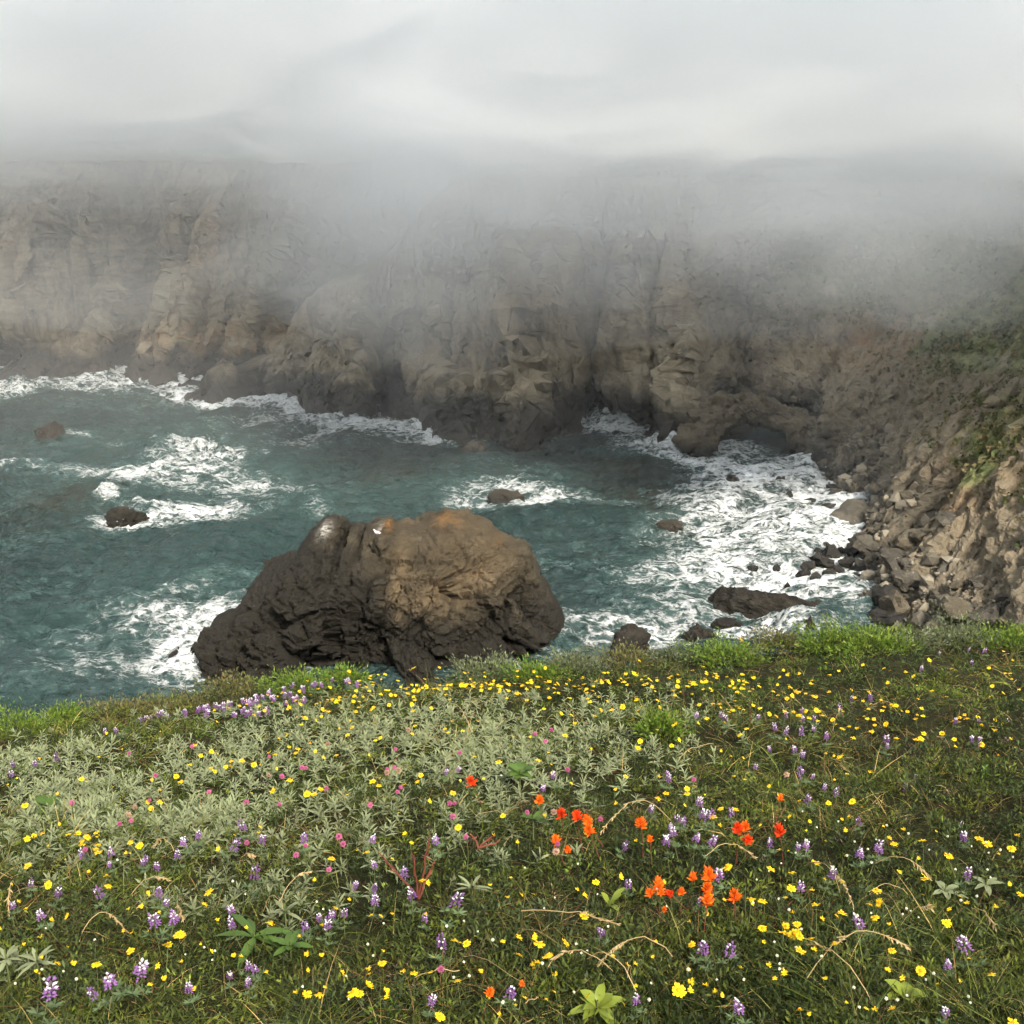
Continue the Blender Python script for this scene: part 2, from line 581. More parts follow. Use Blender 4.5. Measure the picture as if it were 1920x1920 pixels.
# ------------------------------------------------------------------ cove cliff, middle and right
B = Curtain([(318, 742, -0.5, 2, 0.1, 1, 0), (365, 738, 716, 4, 0.1, 1, 0), (400, 740, 694, 6, 0.1, 1, 0), (440, 745, 676, 8, 0.1, 1, 0),
             (500, 750, 648, 10, 0.08, 1, 0), (540, 757, 575, 11, 0.05, 1, 0), (575, 762, 540, 12, 0.05, 1, 0), (650, 776, 524, 14, 0, 1, 0),
             (700, 784, 488, 15, 0, 1, 0), (770, 793, 405, 17, 0, 1, 0), (840, 803, 345, 18, 0, 1, 0), (920, 806, 330, 18, 0, 1, 0),
             (1000, 804, 328, 17, 0, 1, 0), (1070, 796, 328, 15, 0, 1, 0), (1130, 793, 330, 14, 0.02, 1, 0), (1200, 802, 332, 16, 0.06, 1, 0),
             (1280, 812, 335, 20, 0.12, 1, 0.0), (1360, 812, 335, 26, 0.18, 1, 0.05), (1430, 815, 335, 34, 0.25, 1, 0.1), (1500, 824, 335, 40, 0.38, 1, 0.15),
             (1545, 850, 335, 44, 0.6, 0.9, 0.3), (1572, 890, 338, 46, 0.8, 0.62, 0.55), (1590, 940, -29, 44, 0.86, 0.5, 0.8), (1612, 1000, -29, 42, 0.88, 0.46, 0.9),
             (1640, 1060, -29, 40, 0.88, 0.46, 0.95), (1658, 1120, -29.0, 40, 0.88, 0.46, 0.95), (1700, 1190, -29, 38, 0.86, 0.5, 0.9), (1790, 1280, -29, 38, 0.84, 0.52, 0.8),
             (1960, 1400, -29, 36, 0.82, 0.55, 0.7)], 980, 200, 20, 90, 0.03, 2)
sx, tz = B.S, B.base[..., 2]
s_slope = B.spot(1400, 815)[0]
s_beach = B.spot(1545, 845)[0]
slope = sstep(s_slope - 14, s_slope + 8, sx)                  # 0 cliff, 1 scrubby slope
beach = sstep(s_beach - 6, s_beach + 10, sx)
low = 1 - sstep(3, 9, tz)
D = (1 - 0.75 * slope) * (4.0 * fbm(sx * 0.06, tz * 0.02, 2.5, 33, 3) + 2.4 * ridged(sx * 0.11 + tz * 0.01, tz * 0.03, 4.5, 35, 3))
D += slope * (2.2 * fbm(sx * 0.05 + tz * 0.05, tz * 0.05, 0.5, 37, 4) + 1.0 * ridged(sx * 0.09 + tz * 0.08, tz * 0.04, 2.5, 39, 3))
ridge_l = sstep(0, 10, sx)
D *= 0.25 + 0.75 * ridge_l
D += 3.4 * B.bump(930, 640, 10, 12, 0.05) + 3.0 * B.bump(1035, 640, 5, 16, 0.12) - 8.5 * B.bump(1100, 660, 3.8, 20, 0.05, 3) + 3.2 * B.bump(1200, 680, 6, 12)
D += 3.4 * B.bump(1290, 640, 4, 10, 0.1) - 8.0 * B.bump(1365, 660, 2.8, 13, 0.08, 3) - 5.5 * B.bump(730, 690, 2.4, 6, 0.5, 3) - 2.2 * B.bump(825, 640, 4, 8, 0.4)
D += -3.4 * B.bump(1162, 690, 1.1, 12, 0.0) - 3.2 * B.bump(1228, 680, 1.2, 9, 0.05)
D += 3.2 * B.bump(1600, 760, 6, 4, 0.6) + 2.4 * B.bump(1700, 720, 6, 4, 0.6) + 2.4 * B.bump(1760, 830, 5, 3, 0.8) - 2.4 * B.bump(1660, 640, 2.5, 8, 1.0)
D += -7.0 * B.bump(1466, 806, 2.9, 2.6, 0, 4) - 3.4 * B.bump(1250, 775, 4.5, 1.6, 0, 4) + 1.0 * B.bump(1390, 770, 3.2, 2.3, -0.4)
D += 1.8 * low * (1 - beach) * (0.4 + fbm(sx * 0.2, tz * 0.2, 0, 41, 3))
B.push(D * B.face * sstep(-1, 3, tz + 2.5))
R0 = ribbed(sx, tz, 61, 0.9, -0.15)
amp = (0.16 + 0.84 * B.face) * (1 - 0.75 * beach * low) * (1 - 0.66 * slope * (1 - low)) * (1 - 0.7 * sstep(0.72, 0.98, B.T)) * (0.35 + 0.65 * ridge_l)
B.P += B.normals() * (R0 * amp)[..., None]
gl = np.clip(ridged(sx * 0.16 + 0.5 * fbm(sx * .05, tz * .08, 1.0, 73, 3), tz * 0.02, 8.5, 75, 2) - 0.55, 0, 1)
B.P -= B.normals() * ((1 - 0.6 * slope) * B.face * (1 - sstep(0.7, 0.98, B.T)) * 3.8 * gl * ridge_l)[..., None]
# loose ground and small debris on the slope
B.P += B.normals() * (slope * B.face * 0.55 * fbm(sx * 0.9, tz * 0.9, 3.0, 71, 4))[..., None]
nz = B.normals()[..., 2]
B.veg = np.clip(sstep(0.99, 1.1, B.T) + slope * sstep(6, 15, tz) * 0.68 + 0.4 * sstep(0.6, 0.85, nz) * B.face * sstep(5, 9, tz) * (1 - beach), 0, 1)
B.veg *= 1 - 0.9 * np.clip(B.bump(1600, 760, 8, 4, 0.5) + B.bump(1740, 760, 8, 3, 0.5), 0, 1)
B.veg = np.clip(B.veg + 0.8 * B.bump(1875, 845, 7, 2.2, 0.5) + 0.5 * B.bump(1840, 650, 8, 5, 0.5) + 0.6 * B.bump(1850, 910, 3, 1.2, 0.5), 0, 1)
B.ochre = np.clip(1.0 * B.bump(1750, 630, 5.5, 2.6, 0.3) + 0.55 * B.bump(1640, 650, 5, 1.8, 0.3) + 0.8 * B.bump(1825, 935, 4, 1.1, 0.2) + 0.8 * B.bump(1900, 895, 4, 2.2, 0.5)
                  + 0.5 * B.bump(1790, 890, 4, 1.2) + 0.4 * B.bump(1820, 720, 7, 3, 0.5) + 0.10 * (1 - slope) * sstep(6, 10, tz) * (1 - sstep(14, 22, tz)), 0, 1)
B.pale = np.clip(0.9 * B.bump(1640, 770, 4.5, 1.5, 0.9) + 0.7 * B.bump(1400, 780, 5, 1.8) + 0.7 * B.bump(1270, 700, 4, 7) + 0.8 * B.bump(985, 690, 3, 3, 0.5)
                 + 0.4 * B.bump(760, 640, 8, 6) + 0.6 * B.bump(1890, 740, 3, 1.5) + 0.10 * beach * (1 - sstep(5, 12, tz)), 0, 1)
B.tide = 1 - 0.80 * beach
B.earth = beach * (1 - sstep(13, 22, tz))
make_cliff('cliff_cove', B, M_CLIFF, 'brown cliff and scrubby slope that curve round the cove')


# ------------------------------------------------------------------ hill behind the terrace
def hill_material():
    t = NT('hill_scrub')
    p = t.pos()
    c = t.ramp(t.noise(p, 0.08, 8, 0.65), (0.3, (0.05, 0.05, 0.028)), (0.5, (0.10, 0.088, 0.05)), (0.7, (0.17, 0.13, 0.085)))
    c = t.mix(t.map(t.noise(p, 0.03, 4, 0.6), 0.45, 0.6), c, (0.24, 0.17, 0.08))
    return t.done(c, 1.0, t.bump(t.noise(p, 0.6, 8, 0.7), 1.0, 1.5), 0.1)


gx, gy = np.meshgrid(np.linspace(-260, 330, 120), np.linspace(150, 520, 90), indexing='ij')
hz = 24 + 0.02 * (gy - 150) + 24 * sstep(215, 420, gy + 40 * fbm(gx * 0.012, gy * 0.012, 0, 81, 3)) * (0.75 + 0.4 * np.exp(-((gx + 70) / 70) ** 2)) + 3.5 * fbm(gx * 0.03, gy * 0.03, 0.3, 82, 4)
hz += 9 * np.exp(-((gx + 45) / 40) ** 2 - ((gy - 235) / 25) ** 2)
hz -= 30 * (1 - sstep(195, 208, gy))
o = add('hill', mesh_from('hill', np.stack([gx, gy, hz], -1).reshape(-1, 3), grid_faces(120, 90), True), hill_material())
tag(o, 'scrubby hill rising into the fog behind the terrace', 'hill', kind='structure')

# ================================================================== sea
# patches of broken water: place in the photograph, half sizes, strength
FOAM = [(180, 716, 280, 22, .80), (30, 740, 55, 12, 1.0), (330, 730, 120, 14, .55), (470, 757, 120, 15, 1.15), (590, 790, 130, 15, 1.15), (700, 812, 110, 12, 1.1), (640, 828, 150, 18, .5),
        (800, 824, 70, 9, .8), (380, 742, 60, 10, .8), (960, 822, 70, 9, .42), (350, 872, 125, 36, .95), (400, 868, 70, 26, .5), (250, 902, 60, 13, .8), (140, 888, 170, 8, .55), (30, 878, 60, 9, .6),
        (310, 968, 100, 20, .95), (205, 945, 30, 10, .8), (420, 962, 100, 15, .62), (215, 988, 70, 8, .6), (520, 925, 110, 26, .42), (590, 962, 30, 12, .55), (450, 915, 150, 20, .35),
        (502, 868, 16, 6, .5), (150, 823, 40, 9, .6), (215, 832, 26, 5, .5),
        (900, 925, 90, 30, .62), (1000, 935, 70, 28, .55), (955, 945, 110, 18, .5), (960, 880, 130, 26, .32), (1090, 940, 80, 18, .3),
        (1120, 800, 60, 9, .9), (1165, 806, 46, 14, .9), (1230, 835, 110, 26, 1.0), (1330, 868, 130, 32, 1.05), (1430, 905, 120, 38, 1.0), (1440, 965, 150, 60, .85), (1470, 1030, 130, 60, .95),
        (1400, 1090, 150, 42, .9), (1500, 1110, 110, 40, .95), (1330, 955, 80, 45, .45), (1260, 1020, 110, 55, .36), (1240, 1100, 130, 40, .40), (1520, 900, 60, 40, .7), (1570, 965, 50, 60, .8),
        (1600, 1050, 50, 60, .8), (1140, 1185, 120, 22, .75), (1270, 1195, 110, 22, .6), (1420, 1172, 120, 20, .85), (1510, 1190, 90, 18, .75), (1250, 1150, 130, 20, .5),
        (350, 1225, 60, 40, 1.0), (300, 1175, 150, 22, .5), (200, 1225, 130, 50, .36), (340, 1268, 70, 20, .95), (330, 1110, 80, 14, .42), (260, 1125, 50, 8, .45), (140, 1265, 140, 36, .34),
        (380, 1165, 60, 20, .6), (60, 1190, 120, 20, .2),
        (1180, 888, 110, 22, -.55), (1330, 850, 60, 8, -.2), (560, 1010, 260, 50, -.15), (120, 1050, 200, 40, -.22), (620, 880, 160, 30, -.2), (1150, 1000, 90, 60, -.1)]


def axis(lo, hi, step, far_lo, far_hi):
    a = list(np.arange(lo, hi + 1e-6, step))
    s, x = step, lo
    while x > far_lo:
        s *= 1.22
        x -= s
        a.insert(0, x)
    s, x = step, a[-1]
    while x < far_hi:
        s *= 1.22
        x += s
        a.append(x)
    return np.array(a)


ax, ay = axis(-72, 44, 0.32, -700, 300), axis(54, 166, 0.32, -150, 650)
X, Y = np.meshgrid(ax, ay, indexing='ij')
mask = np.zeros_like(X)
for cx, cy, rx, ry, k in FOAM:
    c = at(cx, cy)
    wx = abs(at(cx + rx, cy)[0] - c[0])
    wy = 0.5 * abs(at(cx, cy + ry)[1] - at(cx, cy - ry)[1])
    mask += k * np.exp(-(((X - c[0]) / wx) ** 2 + ((Y - c[1]) / wy) ** 2) ** 1.3)
sw = fbm(X * 0.03, Y * 0.05, 0, 101, 3)
# swell running in to the right, chop on top of it
ph = (X * 0.30 - Y * 0.42) + 5.5 * sw
W = 0.42 * np.sin(ph * 0.9) + 0.9 * fbm(X * 0.10, Y * 0.16, 0, 103, 3) + 0.30 * ridged(X * 0.28 + sw, Y * 0.5, 0, 105, 4)
W += 0.34 * fbm(X * 0.50, Y * 0.85, 0, 107, 3)
mk = np.clip(mask, 0, 1.2)
W += 0.22 * mk * fbm(X * 0.5, Y * 0.7, 1.0, 109, 4) + 0.25 * mk
for cx, cy, rx, ry, hgt in ((395, 870, 85, 15, 1.5), (330, 852, 90, 8, .9), (40, 738, 60, 7, 1.3), (1165, 800, 40, 6, 1.6), (1110, 798, 30, 4, 1.0), (1270, 845, 120, 12, .8), (1380, 880, 90, 12, .7),
                        (560, 770, 90, 5, .8), (680, 795, 80, 4, .8), (480, 748, 60, 5, .5), (300, 958, 60, 8, .8), (205, 942, 22, 5, 1.1), (560, 960, 70, 9, .7), (340, 1190, 120, 14, .7)):
    c = at(cx, cy)
    wx = abs(at(cx + rx, cy)[0] - c[0])
    wy = 0.5 * abs(at(cx, cy + ry)[1] - at(cx, cy - ry)[1])
    W += hgt * np.exp(-((X - c[0]) / wx) ** 2 - ((Y - c[1]) / wy) ** 2) * (0.7 + 0.9 * fbm(X * 0.8, Y * 0.8, 5.0, 111, 4))
near = sstep(-120, -78, X) * (1 - sstep(50, 75, X)) * sstep(36, 48, Y) * (1 - sstep(176, 200, Y))
W *= near
mask += 0.10 + 0.30 * fbm(X * 0.06, Y * 0.09, 7, 113, 3)
shal = sum(np.exp(-(((X - at(cx, cy)[0]) / r) ** 2 + ((Y - at(cx, cy)[1]) / (r * 1.6)) ** 2)) for cx, cy, r in ((560, 950, 9), (330, 900, 11), (260, 1190, 10), (1350, 1130, 11), (860, 905, 8), (150, 850, 9), (100, 1290, 9)))
kelp = sum(np.exp(-(((X - at(cx, cy)[0]) / r) ** 2 + ((Y - at(cx, cy)[1]) / (r * 1.3)) ** 2)) for cx, cy, r in ((1180, 890, 4), (1230, 930, 3.5), (740, 890, 3.5), (1330, 1000, 4), (120, 950, 5), (1460, 990, 4)))


def sea_material():
    t = NT('sea_water')
    p = t.pos()
    foam, sh, kp = t.attr('foam'), t.attr('shallow'), t.attr('kelp')
    st = t.pos((0.62, 1.0, 1.0), (0, 0, math.radians(-14)))
    warp = t.noise(st, 0.35, 3, 0.6)
    nv = t.new('ShaderNodeVectorMath', operation='MULTIPLY_ADD')
    wv = t.new('ShaderNodeTexNoise')
    wv.inputs['Scale'].default_value = 0.55
    wv.inputs['Detail'].default_value = 4
    t.link(st, wv.inputs['Vector'])
    t.link(wv.outputs['Color'], nv.inputs[0])
    nv.inputs[1].default_value = (2.6, 2.6, 2.6)
    t.link(st, nv.inputs[2])
    cl = t.noise(nv.outputs[0], 0.42, 5, 0.62)

    def threads(n_, k):
        return t.math('SUBTRACT', 1.0, t.math('MULTIPLY', t.math('ABSOLUTE', t.math('SUBTRACT', n_, 0.5)), k), True)

    f1 = threads(cl, 5.5)
    f2 = threads(t.noise(nv.outputs[0], 1.3, 4, 0.6), 5.5)
    f3 = t.map(t.noise(st, 3.6, 3, 0.7), 0.25, 0.75)
    pat = t.math('ADD', t.math('ADD', t.math('MULTIPLY', f1, 0.36), t.math('MULTIPLY', f2, 0.34)), t.math('MULTIPLY', f3, 0.30))
    brk = t.noise(p, 0.16, 3, 0.6)
    lev = t.math('ADD', t.math('MULTIPLY', foam, 0.56), t.math('MULTIPLY', t.math('SUBTRACT', brk, 0.5), 0.40))
    edge = t.math('SUBTRACT', 1.06, lev)
    f = t.map(pat, t.math('SUBTRACT', edge, 0.10), t.math('ADD', edge, 0.28), 0, 1, True)
    deep = t.ramp(t.noise(p, 0.07, 4, 0.55), (0.3, (0.010, 0.018, 0.018)), (0.55, (0.014, 0.028, 0.027)), (0.75, (0.022, 0.043, 0.041)))
    c = t.mix(t.math('MULTIPLY', sh, 0.75, True), deep, (0.024, 0.050, 0.047))
    c = t.mix(t.math('MULTIPLY', kp, t.map(cl, 0.35, 0.6), True), c, (0.022, 0.026, 0.018))
    # bubbles just under the surface tint the water round the foam
    halo = t.map(t.math('SUBTRACT', pat, edge), -0.36, 0.05, 0, 0.55, True)
    c = t.mix(halo, c, (0.088, 0.148, 0.142))
    c = t.mix(f, c, t.mix(t.map(t.noise(p, 2.6, 4, 0.7), 0.35, 0.65), (0.72, 0.76, 0.77), (0.90, 0.91, 0.91)))
    h = t.math('ADD', t.noise(t.pos((0.7, 1.15, 1), (0, 0, -0.3)), 0.95, 5, 0.66, 0.6), t.math('MULTIPLY', f, 0.4))
    n = t.bump(h, 1.0, 1.1)
    t.b.inputs['IOR'].default_value = 1.33
    return t.done(c, t.map(f, 0, 1, 0.09, 0.8), n, 0.5)


RING = []                                  # points of rock at the water line: (x, y, weight)


# ================================================================== rocks in the water
def stone_material(name, dark, mid, light, tide_top=0.0, soft=1.0, scale=1.0, lichen=None):
    """tide_top: the black tidal zone ends at this height (world metres); None leaves it out"""
    t = NT(name)
    p = t.pos()
    strat = t.noise(t.pos((0.55, 0.55, 1.9), (0, math.radians(38), 0)), 0.8 * scale, 7, 0.66, 0.6)
    mid_n = t.noise(p, 0.5 * scale, 5, 0.6, 0.4)
    fine = t.noise(p, 5.0 * scale, 3, 0.7)
    c = t.ramp(strat, (0.28, dark), (0.52, mid), (0.74, light))
    c = t.mix(t.map(mid_n, 0.4, 0.68, 0, 0.6), c, mid)
    c = t.mix(t.map(fine, 0.32, 0.72, 0.6, 0.0), c, dark)
    rough = 0.92
    if tide_top is not None:
        z = t.sep(p)[2]
        dz = t.math('ADD', z, t.math('MULTIPLY', t.math('SUBTRACT', t.noise(p, 0.22 * scale, 5, 0.62), 0.5), -5.0 * soft))
        if lichen:
            dz = t.math('SUBTRACT', dz, t.attr('tide'))
        dk = t.map(dz, tide_top - 0.8 * soft, tide_top + 1.1 * soft, 1.0, 0.0, True)
        c = t.mix(t.math('MULTIPLY', dk, 0.94), c, t.mix(fine, (0.006, 0.006, 0.005), (0.028, 0.024, 0.018)))
        rough = t.map(dk, 0, 1, 0.92, 0.72)
    if lichen:
        lm = t.math('MULTIPLY', t.attr('lichen'), t.map(t.noise(p, 1.6, 5, 0.7), 0.42, 0.62))
        c = t.mix(lm, c, lichen)
        gm = t.math('MULTIPLY', t.attr('guano'), t.map(t.noise(p, 2.5, 5, 0.7), 0.4, 0.6))
        c = t.mix(gm, c, (0.55, 0.53, 0.48))
        sm = t.math('MULTIPLY', t.attr('sandy'), t.map(t.noise(p, 0.9, 5, 0.7), 0.3, 0.52))
        c = t.mix(sm, c, t.mix(fine, (0.10, 0.072, 0.041), (0.17, 0.124, 0.075)))
    h = t.math('ADD', t.math('MULTIPLY', strat, 0.8), t.math('ADD', t.noise(p, 2.2 * scale, 6, 0.75), t.math('MULTIPLY', fine, 0.25)))
    return t.done(c, rough, t.bump(h, 0.9, 0.28 / scale), 0.18)


M_STACK = stone_material('stack_rock', (0.020, 0.017, 0.012), (0.070, 0.056, 0.036), (0.155, 0.126, 0.082), 4.5, 1.5, 1.0, (0.30, 0.135, 0.030))
M_WET = stone_material('wet_rock', (0.010, 0.010, 0.010), (0.030, 0.026, 0.020), (0.072, 0.060, 0.044), 0.3, 0.5, 1.6)
M_BROWN = stone_material('brown_rock', (0.022, 0.019, 0.015), (0.055, 0.046, 0.035), (0.11, 0.093, 0.07), 0.25, 0.25, 1.4)
M_GREY = stone_material('grey_boulder', (0.035, 0.032, 0.027), (0.105, 0.093, 0.073), (0.20, 0.178, 0.142), 0.7, 0.45, 1.5)
M_ARCH = stone_material('arch_rock', (0.06, 0.05, 0.038), (0.19, 0.155, 0.105), (0.33, 0.275, 0.19), 1.6, 0.8, 0.8)
M_DOME = stone_material('dome_rock', (0.012, 0.010, 0.008), (0.034, 0.028, 0.020), (0.07, 0.057, 0.04), 0.5, 0.4, 1.4)
M_DARKB = stone_material('dark_boulder', (0.012, 0.012, 0.012), (0.036, 0.033, 0.029), (0.085, 0.078, 0.066), 0.35, 0.4, 1.8)
M_TAN = stone_material('tan_boulder', (0.045, 0.038, 0.028), (0.125, 0.105, 0.074), (0.225, 0.193, 0.14), 0.4, 0.4, 1.4)

# ------------------------------------------------------------------ the big sea stack
SIL = [(352, 1268), (368, 1250), (385, 1226), (400, 1205), (404, 1166), (422, 1153), (445, 1150), (466, 1141), (472, 1108), (484, 1090), (502, 1073), (528, 1060), (546, 1050), (556, 1034), (572, 1010),
       (590, 992), (606, 984), (624, 984), (634, 994), (637, 1026), (645, 1030), (651, 1008), (668, 1006), (675, 1022), (683, 1003), (700, 990), (716, 984), (726, 976), (738, 984), (760, 983),
       (790, 982), (815, 977), (835, 973), (868, 975), (892, 982), (912, 990), (932, 1008), (948, 1012), (972, 1022), (990, 1028), (998, 1048), (1012, 1075), (1030, 1098), (1042, 1122), (1054, 1142),
       (1058, 1162), (1054, 1190), (1048, 1215), (1050, 1250), (1054, 1275)]
YR = 72.5
pts = np.array([at_y(px, py, YR) for px, py in SIL])
# the right-hand end overhangs a little: keep x growing along the ridge
sxs = np.r_[0, np.cumsum(np.hypot(np.diff(pts[:, 0]), np.diff(pts[:, 2])))]
NU, NV = 470, 250
us = np.linspace(0, sxs[-1], NU)
rx, rz = np.interp(us, sxs, pts[:, 0]), np.interp(us, sxs, pts[:, 2])
xa, xb = pts[0, 0], pts[:, 0].max()
th = np.linspace(-0.14, math.pi + 0.14, NV)
TH, RX = np.meshgrid(th, rx)
RZ = np.broadcast_to(np.maximum(rz, -0.5)[:, None], TH.shape)
q = np.clip((RX - xa) / (xb - xa), 0, 1)
wid = 1.2 + 6.0 * np.clip(np.sin(np.pi * q ** 0.8), 0, 1) ** 0.6
ca, sa = np.cos(TH), np.sin(TH)
# front (ca > 0) leans: steep below, rounded above
py_ = np.sign(ca) * np.abs(ca) ** 0.75
pz_ = np.sign(sa) * np.abs(sa) ** 0.85
PX = RX + 0.0 * TH
PY = YR - wid * py_ - 0.8 * (pz_ - 1) * 0 + 0.9 * fbm(RX * 0.2, 0.0 * TH, 0.3, 201, 2)
PZ = (RZ + 0.8) * pz_ - 0.8
# ends close in towards the middle near the water so that the plan is rounded
P = np.stack([PX, PY, PZ], -1)
ridge_keep = np.abs(ca) ** 1.2                         # leave the skyline where it is
du, dv = np.gradient(P, axis=0), np.gradient(P, axis=1)
nrm = np.cross(du, dv)
nrm /= np.maximum(np.linalg.norm(nrm, axis=-1, keepdims=True), 1e-9)
if nrm[NU // 2, NV // 4, 1] > 0:
    nrm = -nrm
lo_mid = 0.7 * fbm(P[..., 0] * 0.16, P[..., 1] * 0.16, P[..., 2] * 0.16, 203, 3) + 0.9 * facets(P[..., 0] * 0.15, P[..., 1] * 0.15, P[..., 2] * 0.2, 204, 1.2)[0]
rel = rocky(P, 0, 205, 0.60, lean=-0.75, size=1.0) + rocky(P, 0, 215, 0.30, lean=-0.6, size=0.38)
wv = 1.3 * fbm(P[..., 0] * 0.2, P[..., 1] * 0.2, P[..., 2] * 0.2, 206, 4)
bed = P[..., 2] * 0.72 - P[..., 0] * 0.62 + 0.25 * P[..., 1]
rel += 0.55 * ledges(bed * 0.55 + wv) + 0.30 * ledges(bed * 1.5 + 2 * wv) + 0.13 * ledges(bed * 3.6 + 3 * wv)
rel += 0.16 * ridged((P[..., 0] + P[..., 2] * 0.8) * 0.5, P[..., 1] * 0.5, (P[..., 2] - P[..., 0] * 0.8) * 1.3, 207, 5)
# long slanting clefts seen on the landward face
for (x0, y0), (x1, y1), dep, wd in (((722, 1062), (556, 1262), 1.3, .42), ((660, 1025), (640, 1075), .7, .3), ((905, 1075), (815, 1130), .7, .35), ((985, 1110), (820, 1250), .6, .3), ((470, 1120), (455, 1250), .7, .4)):
    a, b = at_y(x0, y0, YR - 5.0), at_y(x1, y1, YR - 6.0)
    ex, ez = b[0] - a[0], b[2] - a[2]
    L = math.hypot(ex, ez)
    s_ = np.clip(((P[..., 0] - a[0]) * ex + (P[..., 2] - a[2]) * ez) / L ** 2, 0, 1)
    wob = 0.35 * fbm(P[..., 0] * 0.9, P[..., 2] * 0.9, 1.0, 209, 3)
    dist = np.hypot(P[..., 0] - a[0] - s_ * ex, P[..., 2] - a[2] - s_ * ez) + wob
    rel -= dep * np.exp(-(dist / wd) ** 2) * (ca > 0)
fine_keep = 0.16 + 0.84 * ridge_keep
rel = rel - 0.75
ends = 1 - 0.75 * sstep(0.88, 0.99, q)
P = P + nrm * (((lo_mid - 0.2) * ridge_keep + rel * fine_keep) * ends)[..., None]


def blob(px, py, y, r, rz_=None):
    c = at_y(px, py, y)
    return np.exp(-((P[..., 0] - c[0]) / r) ** 2 - ((P[..., 2] - c[2]) / (rz_ or r)) ** 2)


lich = np.clip(blob(728, 979, YR, .4, .3) * 1.1 + .75 * blob(835, 978, YR - 1, 1.2, .3) + .4 * blob(925, 1006, YR, .6, .25), 0, 1)
guan = np.clip(blob(612, 988, YR, .38, .25) * 1.0 + .4 * blob(709, 1004, YR - 2, .25), 0, 1)
sandy = np.clip(blob(820, 1110, YR - 5, 1.9, .9) + blob(900, 1085, YR - 5, 1.6, .7) + .8 * blob(750, 1080, YR - 5, .5, 1.6) + .4 * blob(890, 1010, YR - 2, 3.0, 1.0), 0, 1)
STACK_P = P.reshape(-1, 3)
# the black zone reaches higher on the left and in the middle
q2 = (P[..., 0] - xa) / (xb - xa)
near_top = np.exp(-((P[..., 1] - YR + .6) / 1.3) ** 2)
lich, guan = lich * near_top, guan * near_top
tide = 4.2 * np.exp(-((q2 - 0.20) / 0.27) ** 2) + 0.6 * np.exp(-((q2 - 0.55) / 0.12) ** 2) - 0.4 * sstep(0.7, 0.95, q2) - 2.2 * sandy
o = add('sea_stack', mesh_from('sea_stack', P.reshape(-1, 3), grid_faces(NU, NV), False,
                               {'lichen': lich.ravel(), 'guano': guan.ravel(), 'sandy': sandy.ravel(), 'tide': tide.ravel()}), M_STACK)
tag(o, 'huge humped brown sea stack with black foot just beyond the meadow', 'sea stack')

# ------------------------------------------------------------------ shapes for smaller rocks
import bmesh


def ico(sub):
    bm = bmesh.new()
    bmesh.ops.create_icosphere(bm, subdivisions=sub, radius=1.0)
    bm.verts.ensure_lookup_table()
    V = np.array([v.co[:] for v in bm.verts])
    F = np.array([[v.index for v in f.verts] for f in bm.faces])
    bm.free()
    return V, F


ICO3, ICO4, ICO5 = ico(3), ico(4), ico(5)


def rock_mesh(name, seed, base, dims=(1, 1, 1), rough=0.34, flat=0.0, jag=0.0, cuts=16):
    """a block broken along random planes, worn a little"""
    rg = np.random.default_rng(seed)
    V, F = base
    n = unit(rg.normal(size=(cuts, 3)))
    dd = rg.uniform(0.62, 1.0, cuts)
    dot = V @ n.T
    r = np.where(dot > 0.05, dd[None] / np.maximum(dot, 0.05), 9.0).min(1)
    r = np.minimum(r, 1.25)
    r = r * (1 + rough * 0.55 * fbm(V[:, 0] * 1.4 + seed, V[:, 1] * 1.4, V[:, 2] * 1.4, seed, 3))
    fb, gap2 = facets(V[:, 0] * 2.8 + seed * 1.7, V[:, 1] * 2.8, V[:, 2] * 3.2, seed + 6)
    r = r + rough * 0.32 * fb - 0.06 * np.exp(-gap2 * 8) + rough * 0.16 * ridged(V[:, 0] * 3.2, V[:, 1] * 3.2, V[:, 2] * 3.2, seed + 8, 3)
    if jag:
        r = r + jag * np.clip(V[:, 2], 0, 1) * ridged(V[:, 0] * 3.2, V[:, 1] * 2.4, 0.5, seed + 12, 3)
    V = V * r[:, None]
    if flat:
        V[:, 2] = np.where(V[:, 2] > 0, np.tanh(V[:, 2] / flat) * flat, V[:, 2])
    V /= np.abs(V).max(0)
    V = V * np.array(dims)
    return mesh_from(name, V, F, False)


def unit(v):
    return v / np.maximum(np.linalg.norm(v, axis=-1, keepdims=True), 1e-9)


def sea_rock(label, px, py, wpx, hpx, mat, seed, depth=0.8, rough=0.34, flat=0.0, jag=0.0, group=None, rot=0.0, name='sea_rock', sub=ICO4):
    """px, py: middle of the water line at the front; wpx, hpx: seen width and height"""
    c = at(px, py)
    rng = math.hypot(c[1], CAM_Z)
    w = wpx / FPX * rng / 2
    h = hpx / FPX * rng / 0.93 + 0.32
    d = w * depth
    me = rock_mesh(name, seed, sub, (w * 1.06, d, h * 1.25), rough, flat, jag)
    o = add(name, me, mat, loc=(c[0], c[1] + d * 0.8, -0.25 * h), rot=(0, 0, rot))
    RING.append(np.array([(c[0] + w * .9 * math.cos(a_), c[1] + d * .8 + d * .9 * math.sin(a_), .55) for a_ in np.linspace(0, 6.28, 24)]))
    tag(o, label, 'rock', group)
    return o


G_SEA = 'rocks standing in the sea'


